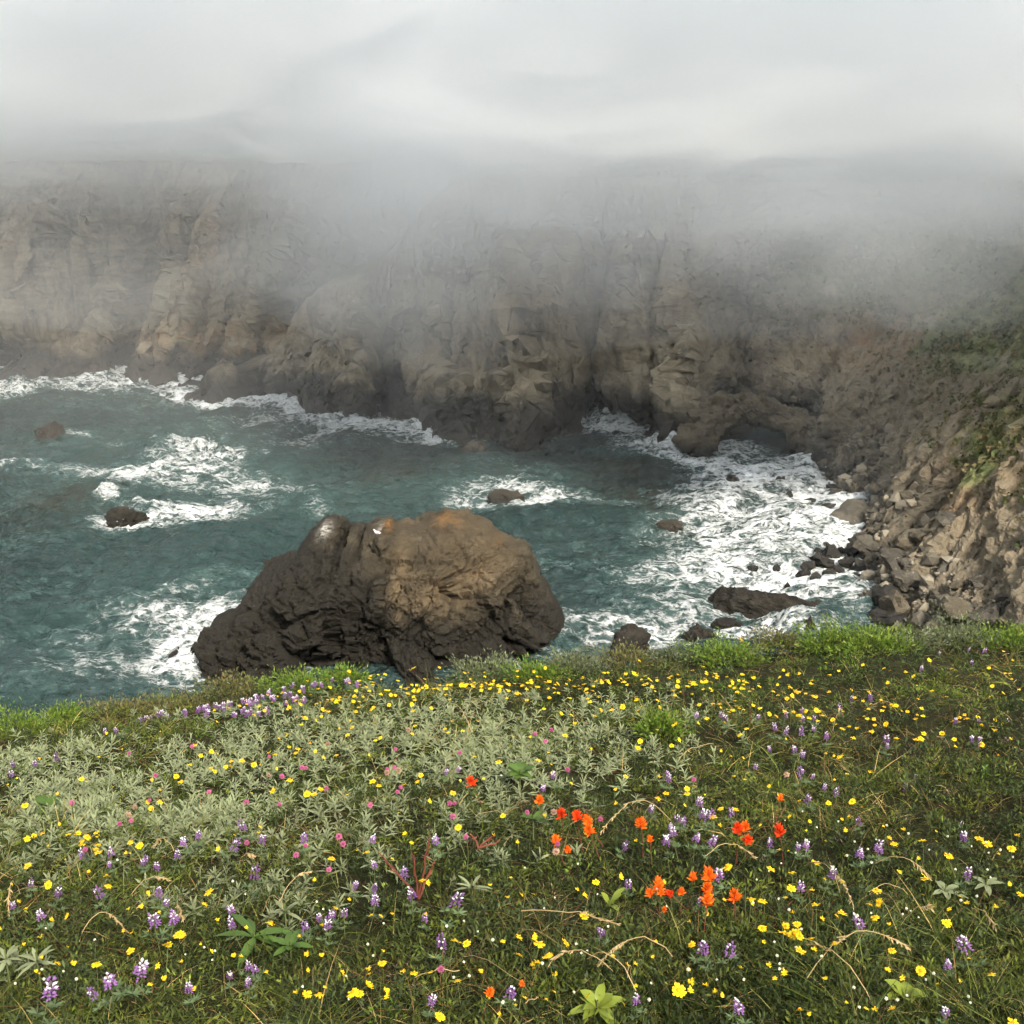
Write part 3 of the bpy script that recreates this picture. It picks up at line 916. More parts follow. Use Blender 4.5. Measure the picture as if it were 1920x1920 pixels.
def arch(label, path, r0, mat, seed, name='rock_arch'):
    '''a natural arch: a thick broken rib of rock along a path (picture column, row, depth)'''
    Q = np.array([at_y(*q) for q in path])
    u = np.linspace(0, len(Q) - 1, 60)
    Pc = np.stack([np.interp(u, np.arange(len(Q)), Q[:, i]) for i in range(3)], -1)
    for _ in range(6):
        Pc[1:-1] = (Pc[:-2] + 2 * Pc[1:-1] + Pc[2:]) / 4
    k = 40
    T = unit(np.gradient(Pc, axis=0))
    U = np.broadcast_to(np.array([0, 1.0, 0]), T.shape)
    Wv = unit(np.cross(T, U))
    a = np.arange(k) / k * 2 * np.pi
    rad = np.interp(u, np.arange(len(Q)), r0)[:, None]
    V = Pc[:, None] + rad[..., None] * (np.cos(a)[None, :, None] * U[:, None] * 1.6 + np.sin(a)[None, :, None] * Wv[:, None])
    nn = unit(V - Pc[:, None])
    V = V + nn * (rocky(V, 0, seed, .7, size=.7) * .9 + .7 * fbm(V[..., 0] * .5, V[..., 1] * .5, V[..., 2] * .5, seed, 3))[..., None]
    I, J = np.meshgrid(np.arange(59), np.arange(k), indexing='ij')
    F = np.stack([I * k + J, I * k + (J + 1) % k, (I + 1) * k + (J + 1) % k, (I + 1) * k + J], -1).reshape(-1, 4)
    o = add(name, mesh_from(name, V.reshape(-1, 3), F, False), mat)
    return tag(o, label, 'rock')

sea_rock('dome-shaped brown rock alone in the sea off the headland', 85, 834, 64, 46, M_DOME, 301, 0.9, 0.2, group=G_SEA)
sea_rock('low flat rock awash behind its twin below the headland', 265, 756, 44, 7, M_WET, 302, 0.8, flat=0.5, group=G_SEA)
sea_rock('long low ledge awash in front of its twin below the headland', 262, 769, 56, 10, M_WET, 303, 0.6, flat=0.5, group=G_SEA)
sea_rock('small dark rock awash above the dome-shaped rock', 116, 763, 32, 9, M_WET, 304, 0.7, flat=0.6, group=G_SEA)
sea_rock('pointed black rock just off the tip of the sloping buttress', 394, 745, 32, 17, M_WET, 305, 0.8, 0.4, group=G_SEA)
sea_rock('tiny dark rock left of the buttress tip in the foam', 362, 739, 24, 6, M_WET, 306, 0.8, flat=0.6, group=G_SEA)
sea_rock('submerged brown reef with kelp between the waves', 362, 826, 72, 14, M_WET, 307, 0.7, 0.5, flat=0.4, group=G_SEA)
sea_rock('low black rock under the curling white breaker', 258, 913, 46, 11, M_WET, 308, 0.8, 0.45, group=G_SEA)
sea_rock('jagged black rock with a knob on top in white foam', 224, 990, 112, 20, M_WET, 309, 0.7, 0.6, jag=0.5, group=G_SEA, sub=ICO5)
sea_rock('squarish block of grey-brown rock at the foot of the cove cliff', 883, 860, 82, 54, M_GREY, 310, 0.9, 0.3, flat=0.75, group=G_SEA)
sea_rock('flat reddish brown rock ringed by foam in mid-cove', 955, 944, 88, 27, M_BROWN, 311, 0.9, 0.45, flat=0.6, group=G_SEA)
sea_rock('small rock awash in front of the mid-cove foam ring', 905, 921, 44, 6, M_WET, 312, 0.7, flat=0.6, group=G_SEA)
sea_rock('little dark rock beside the plume of spray at the cliff foot', 1182, 809, 26, 15, M_WET, 313, 0.9, group=G_SEA)
sea_rock('rounded brown rock amid the white surf, larger of two', 1382, 908, 44, 20, M_BROWN, 314, 0.9, 0.25, flat=0.7, group=G_SEA)
sea_rock('dark rock in the white surf beside the larger rounded one', 1461, 918, 32, 15, M_WET, 315, 0.9, group=G_SEA)
sea_rock('flat brown reef in the thin foam lines of the cove', 1264, 996, 62, 20, M_BROWN, 316, 0.7, 0.45, flat=0.5, group=G_SEA)
sea_rock('low dark rock in the surf beyond the long slab', 1366, 1073, 52, 15, M_WET, 317, 0.8, 0.4, flat=0.6, group=G_SEA)
sea_rock('small dark rock in the surf next to the stones of the beach', 1474, 1116, 30, 14, M_WET, 318, 0.8, group=G_SEA)
sea_rock('dark rock in foam seen over the meadow edge right of the stack', 1172, 1222, 100, 24, M_WET, 319, 0.8, 0.5, group=G_SEA)
sea_rock('dark low rock just showing over the meadow edge', 1322, 1206, 78, 28, M_WET, 320, 0.8, 0.45, group=G_SEA)
sea_rock('black rock touching the meadow skyline near the slab tail', 1522, 1194, 40, 26, M_WET, 321, 0.8, 0.45, group=G_SEA)
sea_rock('brown kelp-covered reef awash off the dark water', 1240, 937, 66, 8, M_WET, 322, 0.8, 0.4, flat=0.4, group=G_SEA)
sea_rock('low reef awash off the middle of the surf', 1340, 1022, 40, 7, M_WET, 323, 0.7, 0.4, flat=0.5, group=G_SEA)
sea_rock('narrow reef awash in the wash below the slab', 1360, 1172, 66, 10, M_WET, 324, 0.6, 0.4, flat=0.5, group=G_SEA)

arch('tan rock arch over a dark sea cave at the back of the cove', [(1290, 845, 119), (1318, 800, 120), (1350, 770, 121), (1392, 764, 121), (1440, 772, 121), (1485, 790, 120), (1520, 835, 118)], [1.8, 1.9, 1.6, 1.3, 1.1, 1.2, 1.8], M_ARCH, 341)
sea_rock('sloping tan block that leans on the arch at its seaward end', 1330, 835, 84, 62, M_TAN, 342, 1.0, 0.3, group=G_SEA)

# long dark slab: a humped head and a low tail
a, b = at(1322, 1142), at(1598, 1182)
V, F = ICO5
V = V.copy()
L = np.hypot(b[0] - a[0], b[1] - a[1]) / 2
t_ = (V[:, 0] + 1) / 2
h_ = np.interp(t_, [0, .06, .14, .22, .30, .42, .6, .8, .93, 1.0], [.8, 1.7, 2.05, 1.9, 1.5, 1.35, 1.35, 1.45, 1.4, .6])
w_ = np.interp(t_, [0, .1, .25, .45, .8, 1], [.7, 1.5, 1.5, 1.0, .85, .5])
d_ = 1 + 0.25 * fbm(V[:, 0] * 5, V[:, 1] * 2, V[:, 2] * 2, 331, 4) + 0.2 * facets(V[:, 0] * 7, V[:, 1] * 2.5, V[:, 2] * 2.5, 333)[0]
V = np.stack([V[:, 0] * L, V[:, 1] * w_ * d_, V[:, 2] * h_ * d_], -1)
o = add('slab_rock', mesh_from('slab_rock', V, F, False), M_WET, loc=((a[0] + b[0]) / 2, (a[1] + b[1]) / 2 + 1.0, 0), rot=(0, 0, math.atan2(b[1] - a[1], b[0] - a[0])))
tag(o, 'long black slab of rock with humped head in the surf', 'rock', G_SEA)

# ------------------------------------------------------------------ boulders of the beach
SHAPES = []
for k in range(12):
    SHAPES.append([rock_mesh('boulder', 400 + k, ICO3, (1, 0.72 + 0.25 * random.random(), 0.55 + 0.25 * random.random()), 0.26, 0.0, 0.0, 11 + k % 6)])
BMESH = {}


def boulder_mesh(k, mat):
    if (k, mat.name) not in BMESH:
        me = SHAPES[k][0].copy()
        me.materials.clear()
        me.materials.append(mat)
        BMESH[(k, mat.name)] = me
    return BMESH[(k, mat.name)]


BP = B.P.reshape(-1, 3)
bqx, bqy = project(BP)
BN = B.normals().reshape(-1, 3)
ok_b = (BP[:, 2] > -0.2) & (BP[:, 2] < 7) & (B.S.ravel() > s_beach - 4) & (bqx < 2000) & (bqy < 1185) & (bqx > 1480)
G_SHORE = 'boulders heaped along the shore of the cove'
G_WASH = 'stones standing in the wash at the shore'


def boulder(p, r, mat, label, group, sink=0.3):
    k = random.randrange(len(SHAPES))
    o = add('boulder', boulder_mesh(k, mat), None, loc=(p[0], p[1], p[2] + r * (0.5 - sink) * 0.6), rot=(random.uniform(-.35, .35), random.uniform(-.35, .35), random.uniform(0, 6.28)), scale=r)
    return tag(o, label, 'boulder', group)


def on_shore(px, py):
    d = (bqx - px) ** 2 + (bqy - py) ** 2 + np.where(ok_b, 0, 1e6)
    return BP[np.argmin(d)]


def sized(p, wpx):
    return wpx / FPX * math.sqrt(p[0] ** 2 + p[1] ** 2 + (p[2] - CAM_Z) ** 2) / 2


# the ones that can be told apart
for px, py, w, mat, lab in ((1592, 985, 100, M_GREY, 'largest grey-brown boulder jutting into the surf at the bend of the beach'),
                            (1620, 1085, 68, M_DARKB, 'big smooth dark boulder at the head of the wash stones'),
                            (1700, 1092, 60, M_GREY, 'big rounded grey boulder above the dark wash stones'),
                            (1790, 1103, 30, M_TAN, 'pale squarish block alone on bare scree'),
                            (1758, 1140, 36, M_TAN, 'tan rounded block right behind the meadow edge'),
                            (1672, 1140, 84, M_TAN, 'broad knobbly tan outcrop just behind the meadow edge'),
                            (1725, 1008, 46, M_TAN, 'tilted pale slab resting on the boulder heap'),
                            (1700, 948, 66, M_TAN, 'craggy tan block high on the boulder heap'),
                            (1778, 975, 40, M_GREY, 'rounded grey boulder at the top of the heap below the ochre earth'),
                            (1660, 1120, 56, M_DARKB, 'dark boulder between the wash stones and the tan outcrop'),
                            (1792, 925, 30, M_TAN, 'flat pale stone on the ochre earth patch'),
                            (1565, 1122, 36, M_DARKB, 'dark upright boulder close to the tail of the long slab'),
                            (1680, 880, 60, M_TAN, 'layered tan ledge at the back of the beach')):
    p = on_shore(px, py)
    boulder(p, sized(p, w) * 1.1, mat, lab, G_SHORE)
for px, py, w in ((1517, 953, 22), (1515, 975, 18), (1535, 972, 26), (1512, 985, 24), (1525, 1000, 14), (1483, 990, 16), (1516, 1032, 16), (1545, 1035, 14), (1557, 1052, 36), (1535, 1045, 16), (1575, 1043, 14),
                  (1597, 1047, 20), (1617, 1042, 14), (1543, 1068, 34), (1513, 1073, 24), (1585, 1067, 24), (1505, 1088, 20), (1527, 1097, 20), (1557, 1092, 24), (1570, 1080, 18), (1533, 1055, 14), (1543, 958, 20),
                  (1556, 965, 26), (1540, 992, 18), (1628, 1055, 26), (1598, 1100, 28), (1415, 1006, 12), (1480, 940, 14), (1575, 1108, 22), (1545, 1105, 18), (1612, 1120, 28), (1590, 1128, 22), (1455, 1077, 14), (1410, 1077, 14)):
    c = at(px, py)
    boulder((c[0], c[1], 0.45), sized(c, w) * 1.5, M_DARKB, 'small black wet stone standing in the white wash at the shore', G_WASH, 0.25)
idx = np.flatnonzero(ok_b)
wgt = (1 - sstep(1.5, 5.0, BP[idx, 2])) * np.where(bqx[idx] > 1560, 1, 0.8) + 0.012
pick = RNG.choice(idx, 235, replace=False, p=wgt / wgt.sum())
for i in pick:
    p = BP[i]
    lowp = p[2] < 1.3
    r = min(2.0, 0.26 * (1 / max(0.06, random.random())) ** 0.60)
    mat = M_DARKB if lowp and random.random() < .8 else random.choice([M_GREY, M_GREY, M_TAN])
    if lowp:
        boulder(p, r, mat, 'dark boulder at the foot of the heap along the waterline', 'dark boulders along the waterline')
    else:
        qx, qy = project(p)
        zone = ('in the far end of the heap beside the sea cave' if qy < 900 else 'of the heap at the bend of the beach' if qy < 1000 else 'of the heap behind the dark wash stones' if qx < 1720 else 'of the heap under the bare near slope')
        tone = {'grey_boulder': 'grey-brown boulder', 'tan_boulder': 'tan boulder', 'dark_boulder': 'dark boulder'}[mat.name]
        size = 'large' if r > .8 else 'small' if r < .38 else 'middling'
        boulder(p, r, mat, f'{size} {tone} {zone}', 'boulders of the heap')

# cobbles and scree fragments between the boulders
def cobbles(name, C, size, seed):
    rg = np.random.default_rng(seed)
    V0, F0 = ico(1)
    n = len(C)
    k = 10
    pl = unit(rg.normal(size=(n, k, 3)))
    dd = rg.uniform(.55, 1.0, (n, k))
    dot = np.einsum('vj,nkj->nvk', V0, pl)
    r = np.minimum(np.where(dot > .05, dd[:, None] / np.maximum(dot, .05), 9).min(-1), 1.3)
    V = V0[None] * r[..., None] * size[:, None, None] * rg.uniform(.6, 1.1, (n, 1, 3))
    V = V + C[:, None]
    F = (F0[None] + (np.arange(n) * len(V0))[:, None, None]).reshape(-1, 3)
    tone = np.repeat(rg.random(n), len(V0))
    return mesh_from(name, V.reshape(-1, 3), F, False, {'tone': tone})


t = NT('scree_stone')
zc = t.sep(t.pos())[2]
c_ = t.ramp(t.attr('tone'), (0.0, (0.045, 0.041, 0.034)), (0.5, (0.13, 0.113, 0.086)), (1.0, (0.25, 0.218, 0.165)))
c_ = t.mix(t.map(zc, 0.5, 1.6, 0.92, 0.0, True), c_, (0.02, 0.019, 0.018))
M_SCREE = t.done(c_, 0.95, t.bump(t.noise(t.pos(), 6, 4, .7), .8, .1), .2)
ok_c = (BP[:, 2] > -0.1) & (BP[:, 2] < 7.5) & (B.S.ravel() > s_beach - 8) & (bqx < 2050) & (bqy < 1200) & (bqx > 1460)
ic = np.flatnonzero(ok_c)
wc = (1 - sstep(1.0, 5.5, BP[ic, 2])) * (0.35 + np.clip(fbm(BP[ic, 0] * .2, BP[ic, 1] * .2, BP[ic, 2] * .2, 97, 3) + .3, 0, 1)) + 0.02
pc = RNG.choice(ic, 4200, replace=True, p=wc / wc.sum())
szc = np.minimum(.65, .10 * (1 / np.maximum(.03, RNG.random(4200))) ** .55)
o = add('shore_cobbles', cobbles('shore_cobbles', BP[pc] + RNG.normal(size=(4200, 3)) * np.array([.2, .2, .03]), szc, 98), M_SCREE)
tag(o, 'broken cobbles and scree between the boulders of the shore', 'cobbles', kind='stuff')

# scrub on the slope: nobody could count it
def tuft_cloud(name, C, Nn, size, seed, leaves=9):
    rg = np.random.default_rng(seed)
    n = len(C)
    d = rg.normal(size=(n, leaves, 3))
    d /= np.linalg.norm(d, axis=-1, keepdims=True)
    d = d + 0.9 * Nn[:, None, :]
    c = C[:, None, :] + d * size[:, None, None] * 0.55
    u = rg.normal(size=(n, leaves, 3)); u /= np.linalg.norm(u, axis=-1, keepdims=True)
    v = np.cross(u, rg.normal(size=(n, leaves, 3))); v /= np.maximum(np.linalg.norm(v, axis=-1, keepdims=True), 1e-6)
    s = size[:, None, None] * rg.uniform(0.25, 0.6, (n, leaves, 1))
    V = np.stack([c + u * s, c - u * s * .5 + v * s * .7, c - u * s * .5 - v * s * .7], 2).reshape(-1, 3)
    F = np.arange(len(V)).reshape(-1, 3)
    tone = np.repeat(rg.random(n), leaves * 3)
    return mesh_from(name, V, F, False, {'tone': tone})


def scrub_material():
    t = NT('slope_scrub')
    c = t.ramp(t.attr('tone'), (0.0, (0.03, 0.04, 0.014)), (0.45, (0.075, 0.085, 0.03)), (0.7, (0.14, 0.12, 0.055)), (1.0, (0.21, 0.155, 0.085)))
    return t.done(c, 1.0, None, 0.1)


M_SCRUB = scrub_material()
vv = B.veg.ravel() * (0.5 + fbm(BP[:, 0] * 0.12, BP[:, 1] * 0.12, BP[:, 2] * 0.12, 91, 3)) * (bqx > 1000) * (bqx < 2050) * (BP[:, 2] > 4)
vv = np.clip(vv, 0, None)
pk = RNG.choice(len(BP), 9000, replace=True, p=vv / vv.sum())
C = BP[pk] + RNG.normal(size=(9000, 3)) * 0.15
o = add('slope_scrub', tuft_cloud('slope_scrub', C, BN[pk] * np.sign(BN[pk][:, 2:3]), RNG.uniform(0.12, 0.42, 9000), 92), M_SCRUB)
tag(o, 'low olive and straw scrub spread over the slope of the cove', 'scrub', kind='stuff')

# ------------------------------------------------------------------ spray thrown up where waves strike
def spray(seed, spots):
    rg = np.random.default_rng(seed)
    Vs = []
    for px, py, wpx, hgt, n in spots:
        c = at(px, py)
        w = wpx / FPX * math.hypot(c[1], CAM_Z)
        jets = rg.uniform(-1, 1, max(3, n // 60))
        j = rg.integers(0, len(jets), n)
        hj = rg.uniform(0.4, 1.0, len(jets))
        t = rg.random(n) ** 1.4
        x = c[0] + w * (jets[j] * .8 + rg.normal(size=n) * .10 * (0.5 + t)) + rg.normal(size=n) * .12 + t * hj[j] * hgt * .25
        y = c[1] + rg.normal(size=n) * .4
        z = 0.2 + hgt * hj[j] * t + rg.normal(size=n) * .06
        Vs.append(np.stack([x, y, z, rg.uniform(.012, .07, n) * (1.15 - .7 * t)], -1))
    S = np.concatenate(Vs)
    tet = np.array([(1, 1, 1), (1, -1, -1), (-1, 1, -1), (-1, -1, 1)]) * 0.9
    V = (S[:, None, :3] + tet[None] * S[:, None, 3:4]).reshape(-1, 3)
    F = np.array([(0, 1, 2), (0, 3, 1), (0, 2, 3), (1, 3, 2)])
    F = (F[None] + 4 * np.arange(len(S))[:, None, None]).reshape(-1, 3)
    return mesh_from('sea_spray', V, F, True)


t = NT('sea_spray')
M_SPRAY = t.done((0.88, 0.89, 0.90), 0.9, None, 0.2)
o = add('sea_spray', spray(95, [(495, 747, 12, 1.1, 300), (560, 757, 16, 1.7, 700), (620, 776, 26, 1.5, 900), (655, 786, 22, 1.3, 700), (700, 793, 40, .9, 700), (760, 799, 30, .8, 400), (800, 806, 20, .6, 250),
                                (1090, 799, 18, 1.4, 900), (1160, 801, 26, 1.9, 1700), (1120, 801, 20, .8, 500), (205, 945, 18, .8, 500), (1535, 985, 14, .5, 200), (375, 1240, 30, .9, 500), (400, 870, 60, .5, 900),
                                (200, 702, 26, .7, 400), (465, 880, 14, .6, 300)]), M_SPRAY)
tag(o, 'white spray thrown up where waves strike the rocks', 'spray', kind='stuff')


# ------------------------------------------------------------------ the sea itself, with a collar of foam round every rock
def ring_foam(pts, passes=3, rad=4):
    ux, uy = (ax >= -72.001) & (ax <= 44.3), (ay >= 53.99) & (ay <= 166.3)
    i0, j0 = np.flatnonzero(ux)[0], np.flatnonzero(uy)[0]
    nx, ny = ux.sum(), uy.sum()
    R = np.zeros((nx, ny))
    i = np.round((pts[:, 0] - ax[i0]) / 0.32).astype(int)
    j = np.round((pts[:, 1] - ay[j0]) / 0.32).astype(int)
    k = (i >= 0) & (i < nx) & (j >= 0) & (j < ny)
    np.maximum.at(R, (i[k], j[k]), pts[k, 2])
    for _ in range(passes):
        for axis_ in (0, 1):
            c = np.cumsum(np.pad(R, [(rad + 1, rad) if a_ == axis_ else (0, 0) for a_ in (0, 1)]), axis=axis_)
            R = (np.take(c, range(2 * rad + 1, c.shape[axis_]), axis=axis_) - np.take(c, range(0, c.shape[axis_] - 2 * rad - 1), axis=axis_)) / (2 * rad + 1)
    out = np.zeros_like(X)
    out[np.ix_(ux, uy)] = R
    return out


for cu, wt in ((A, 1.0), (B, 1.0)):
    q = cu.P.reshape(-1, 3)
    k = np.abs(q[:, 2]) < 0.5
    gx_, _ = project(q[k])
    wgt_ = np.where(gx_ < 330, .75, np.where(gx_ < 870, 1.6, np.where(gx_ < 1060, .35, np.where(gx_ < 1240, .9, .5))))
    RING.append(np.column_stack([q[k][:, :2], wgt_]))
k = np.abs(STACK_P[:, 2] - .1) < 0.3
RING.append(np.column_stack([STACK_P[k][:, :2], np.full(k.sum(), .45)]))
rf = ring_foam(np.concatenate(RING))
mask += np.clip(rf * 3.6, 0, 1.05) * (0.65 + 0.7 * np.clip(fbm(X * .13, Y * .13, 2.5, 117, 3) + .3, 0, 1))
W += 0.5 * near * np.clip(rf * 3.0, 0, 1) * np.clip(fbm(X * .7, Y * .7, 4.5, 119, 3) + .2, 0, 1)
mask = np.clip(np.where(mask > .8, .8 + .35 * (mask - .8), mask) * near, 0, 1.05)
M_SEA = sea_material()
o = add('sea', mesh_from('sea', np.stack([X, Y, W], -1).reshape(-1, 3), grid_faces(len(ax), len(ay)), True,
                         {'foam': mask.ravel(), 'shallow': np.clip(shal, 0, 1).ravel(), 'kelp': np.clip(kelp, 0, 1).ravel()}), M_SEA)
tag(o, 'choppy grey-green sea with white broken water in the cove', 'sea', kind='structure')

# ================================================================== meadow on the near bluff
EDGE_PX = [(-500, 1400), (-250, 1372), (0, 1348), (100, 1335), (200, 1318), (300, 1300), (420, 1276), (540, 1266), (640, 1262), (780, 1258), (900, 1248), (1000, 1240), (1100, 1232), (1200, 1222), (1300, 1212),
           (1400, 1202), (1500, 1196), (1600, 1186), (1700, 1178), (1800, 1176), (1920, 1176), (2200, 1170), (2600, 1165)]


def lie(x, y):
    """the lie of the land before it breaks away"""
    return CAM_Z - (1.36 + 0.285 * y) + 0.05 * x + 0.07 * fbm(np.asarray(x) * 1.1, np.asarray(y) * 1.1, 0.5, 601, 3) + 0.12 * perlin(np.asarray(x) * 0.28, np.asarray(y) * 0.28, 3.5, 605)


ex, ey = [], []
for px, py in EDGE_PX:
    d = ray(px, py - 2)
    y = 5.0
    for _ in range(60):
        g = CAM_Z + d[2] / d[1] * y
        x = d[0] / d[1] * y
        y += 2.0 * (g - (float(lie(x, y)) + 0.06))
    ex.append(x)
    ey.append(y)
ex, ey = np.array(ex), np.array(ey)
so = np.argsort(ex)
ex, ey = ex[so], ey[so]


def y_edge(x):
    return np.interp(x, ex, ey) + 0.10 * perlin(np.asarray(x) * 2.0, 0.5, 0.5, 607)


def ground(x, y):
    x, y = np.asarray(x, float), np.asarray(y, float)
    b = np.maximum(0, y - y_edge(x))
    return lie(x, np.minimum(y, y_edge(x))) - 0.75 * b ** 1.15 - 0.5 * np.minimum(b, 1) ** 2


def march(px, py, h=0.0):
    """where the line of sight meets the meadow, h above the soil"""
    d = ray(px, py)
    t = np.linspace(1.0, 11.5, 360)
    f = CAM_Z + d[2] * t / d[1] - (ground(d[0] * t / d[1], t) + h)
    k = int(np.argmax(f < 0)) if (f < 0).any() else len(t) - 1
    b = t[k] if k == 0 else t[k - 1] + (t[k] - t[k - 1]) * f[k - 1] / max(1e-9, f[k - 1] - f[k])
    return np.array([d[0] * b / d[1], b, float(ground(d[0] * b / d[1], b))])


def soil_material():
    t = NT('meadow_soil')
    p = t.pos()
    c = t.ramp(t.noise(p, 3.0, 7, 0.7), (0.3, (0.010, 0.009, 0.004)), (0.5, (0.024, 0.024, 0.009)), (0.66, (0.04, 0.04, 0.016)), (0.8, (0.07, 0.052, 0.026)))
    return t.done(c, 1.0, t.bump(t.noise(p, 30, 5, 0.7), 1.0, 0.03), 0.1)


gxs = axis(-6, 8, 0.12, -70, 60)
gys = np.concatenate([np.arange(-12, 1, 1.0), np.arange(1, 10, 0.12), 10 * 1.10 ** np.arange(0, 17)])
GX, GY = np.meshgrid(gxs, gys, indexing='ij')
GZ = np.maximum(ground(GX, GY), -3)
o = add('meadow', mesh_from('meadow', np.stack([GX, GY, GZ], -1).reshape(-1, 3), grid_faces(len(gxs), len(gys)), True), soil_material())
tag(o, 'grassy bluff top that slopes down to the cliff edge', 'meadow', kind='structure')


# ------------------------------------------------------------------ leaf materials
def leaf_material(name, col=None, trans=0.3, rough=0.65, spec=0.25, vary=0.25):
    """col None: colour from the mesh, else one colour with natural variation"""
    t = NT(name)
    if col is None:
        c = t.attr('col', 'Color')
    else:
        rnd = t.new('ShaderNodeObjectInfo').outputs['Random']
        nz_ = t.noise(t.pos(), 40, 2, 0.5)
        hv = t.new('ShaderNodeHueSaturation')
        hv.inputs['Color'].default_value = (*col, 1)
        t.link(t.map(t.math('ADD', t.math('MULTIPLY', rnd, 0.6), t.math('MULTIPLY', nz_, 0.4)), 0.1, 0.9, 1 - vary, 1 + vary), hv.inputs['Value'])
        c = hv.outputs[0]
    t.val(t.b.inputs['Base Color'], c)
    t.b.inputs['Roughness'].default_value = rough
    t.b.inputs['Specular IOR Level'].default_value = spec
    if trans:
        tr = t.new('ShaderNodeBsdfTranslucent')
        t.link(c, tr.inputs['Color'])
        mx = t.new('ShaderNodeMixShader')
        mx.inputs[0].default_value = trans
        t.link(t.b.outputs[0], mx.inputs[1])
        t.link(tr.outputs[0], mx.inputs[2])
        t.link(mx.outputs[0], t.out.inputs['Surface'])
    return t.m


M_LEAF = leaf_material('mixed_leaf')
M_SILVER = leaf_material('silver_leaf', (0.195, 0.217, 0.12), 0.2, 0.9, 0.1, 0.28)
M_STEM = leaf_material('green_stem', (0.10, 0.12, 0.04), 0.0)
M_STRAW = leaf_material('straw', (0.40, 0.29, 0.145), 0.15, 0.8, 0.2, 0.3)
M_YPETAL = leaf_material('yellow_petal', (0.83, 0.56, 0.015), 0.25, 0.6, 0.2, 0.16)
M_YDISC = leaf_material('yellow_disc', (0.62, 0.27, 0.01), 0.0, 0.8, 0.1, 0.15)
M_PURPLE = leaf_material('purple_petal', (0.27, 0.13, 0.34), 0.3, 0.6, 0.2, 0.4)
M_WHITE = leaf_material('white_petal', (0.80, 0.76, 0.80), 0.25, 0.6, 0.2, 0.08)
M_ORANGE = leaf_material('orange_bract', (0.86, 0.165, 0.012), 0.25, 0.6, 0.2, 0.10)
M_RED = leaf_material('scarlet_bract', (0.78, 0.065, 0.010), 0.25, 0.6, 0.2, 0.12)
M_PINK = leaf_material('pink_petal', (0.52, 0.13, 0.27), 0.25, 0.7, 0.2, 0.25)
M_FADED = leaf_material('faded_petal', (0.42, 0.27, 0.19), 0.2, 0.8, 0.1, 0.25)
M_CREAM = leaf_material('cream_petal', (0.72, 0.72, 0.58), 0.2, 0.7, 0.2, 0.15)
M_FRESH = leaf_material('fresh_leaf', (0.19, 0.235, 0.028), 0.35, 0.5, 0.4, 0.25)
M_DEEP = leaf_material('deep_green_leaf', (0.070, 0.125, 0.022), 0.3, 0.5, 0.35, 0.25)
M_REDSTEM = leaf_material('red_stem', (0.15, 0.045, 0.028), 0.0, 0.7, 0.2, 0.25)
M_MAUVE = leaf_material('withered_head', (0.20, 0.155, 0.13), 0.1, 0.95, 0.05, 0.3)
M_LUPLEAF = leaf_material('lupine_leaf', (0.10, 0.14, 0.065), 0.25, 0.7, 0.2, 0.25)


def ribbons(base, d, bend, L, W, seg=3, side=None, shape=None, rg=RNG):
    """curved strips: base (n,3), start direction, bend vector, lengths, widths -> vertices, quads, index of the strip of every vertex"""
    n = len(base)
    t = np.linspace(0, 1, seg + 1)
    if shape is None:
        shape = 1 - 0.96 * t ** 1.5
    if side is None:
        side = unit(np.cross(d, rg.normal(size=(n, 3))))
    ctr = base[:, None] + L[:, None, None] * (d[:, None] * t[None, :, None] + bend[:, None] * (t ** 2)[None, :, None])
    hw = (W[:, None] * shape[None] * 0.5)[..., None] * side[:, None]
    V = np.stack([ctr - hw, ctr + hw], 2)                                   # n, seg+1, 2, 3
    q = np.arange(seg)
    F = np.stack([q * 2, q * 2 + 1, q * 2 + 3, q * 2 + 2], -1)
    F = (F[None] + (np.arange(n) * (seg + 1) * 2)[:, None, None]).reshape(-1, 4)
    return V.reshape(-1, 3), F, np.repeat(np.arange(n), (seg + 1) * 2)


def scatter(n, y0=1.35, y1=9.6, margin=0.25, power=1.15, rg=RNG):
    """points on the meadow, denser towards the camera"""
    out = []
    while sum(map(len, out)) < n:
        u = rg.random(n * 2)
        e = 1 - power
        y = (y0 ** e + u * (y1 ** e - y0 ** e)) ** (1 / e) if abs(e) > 1e-3 else y0 * (y1 / y0) ** u
        x = rg.uniform(-1, 1, n * 2) * (0.47 + margin * 0.4) * (y + 0.25)
        if margin > 0.2:                                   # thinner cover beyond the view
            out_ = rg.random(n * 2) < 0.26
            x = np.where(out_, np.sign(x) * ((0.47 + margin * 0.4) * (y + 0.25) + rg.random(n * 2) * (2.2 + 0.15 * y)), x)
        k = y < y_edge(x) + 0.12
        out.append(np.stack([x[k], y[k]], -1))
    P = np.concatenate(out)[:n]
    return np.concatenate([P, ground(P[:, 0], P[:, 1])[:, None]], 1)


def blobs(px, py, spots):
    r = np.zeros(np.shape(px))
    for cx, cy, rx, ry, k in spots:
        r += k * np.exp(-((px - cx) / rx) ** 2 - ((py - cy) / ry) ** 2)
    return r


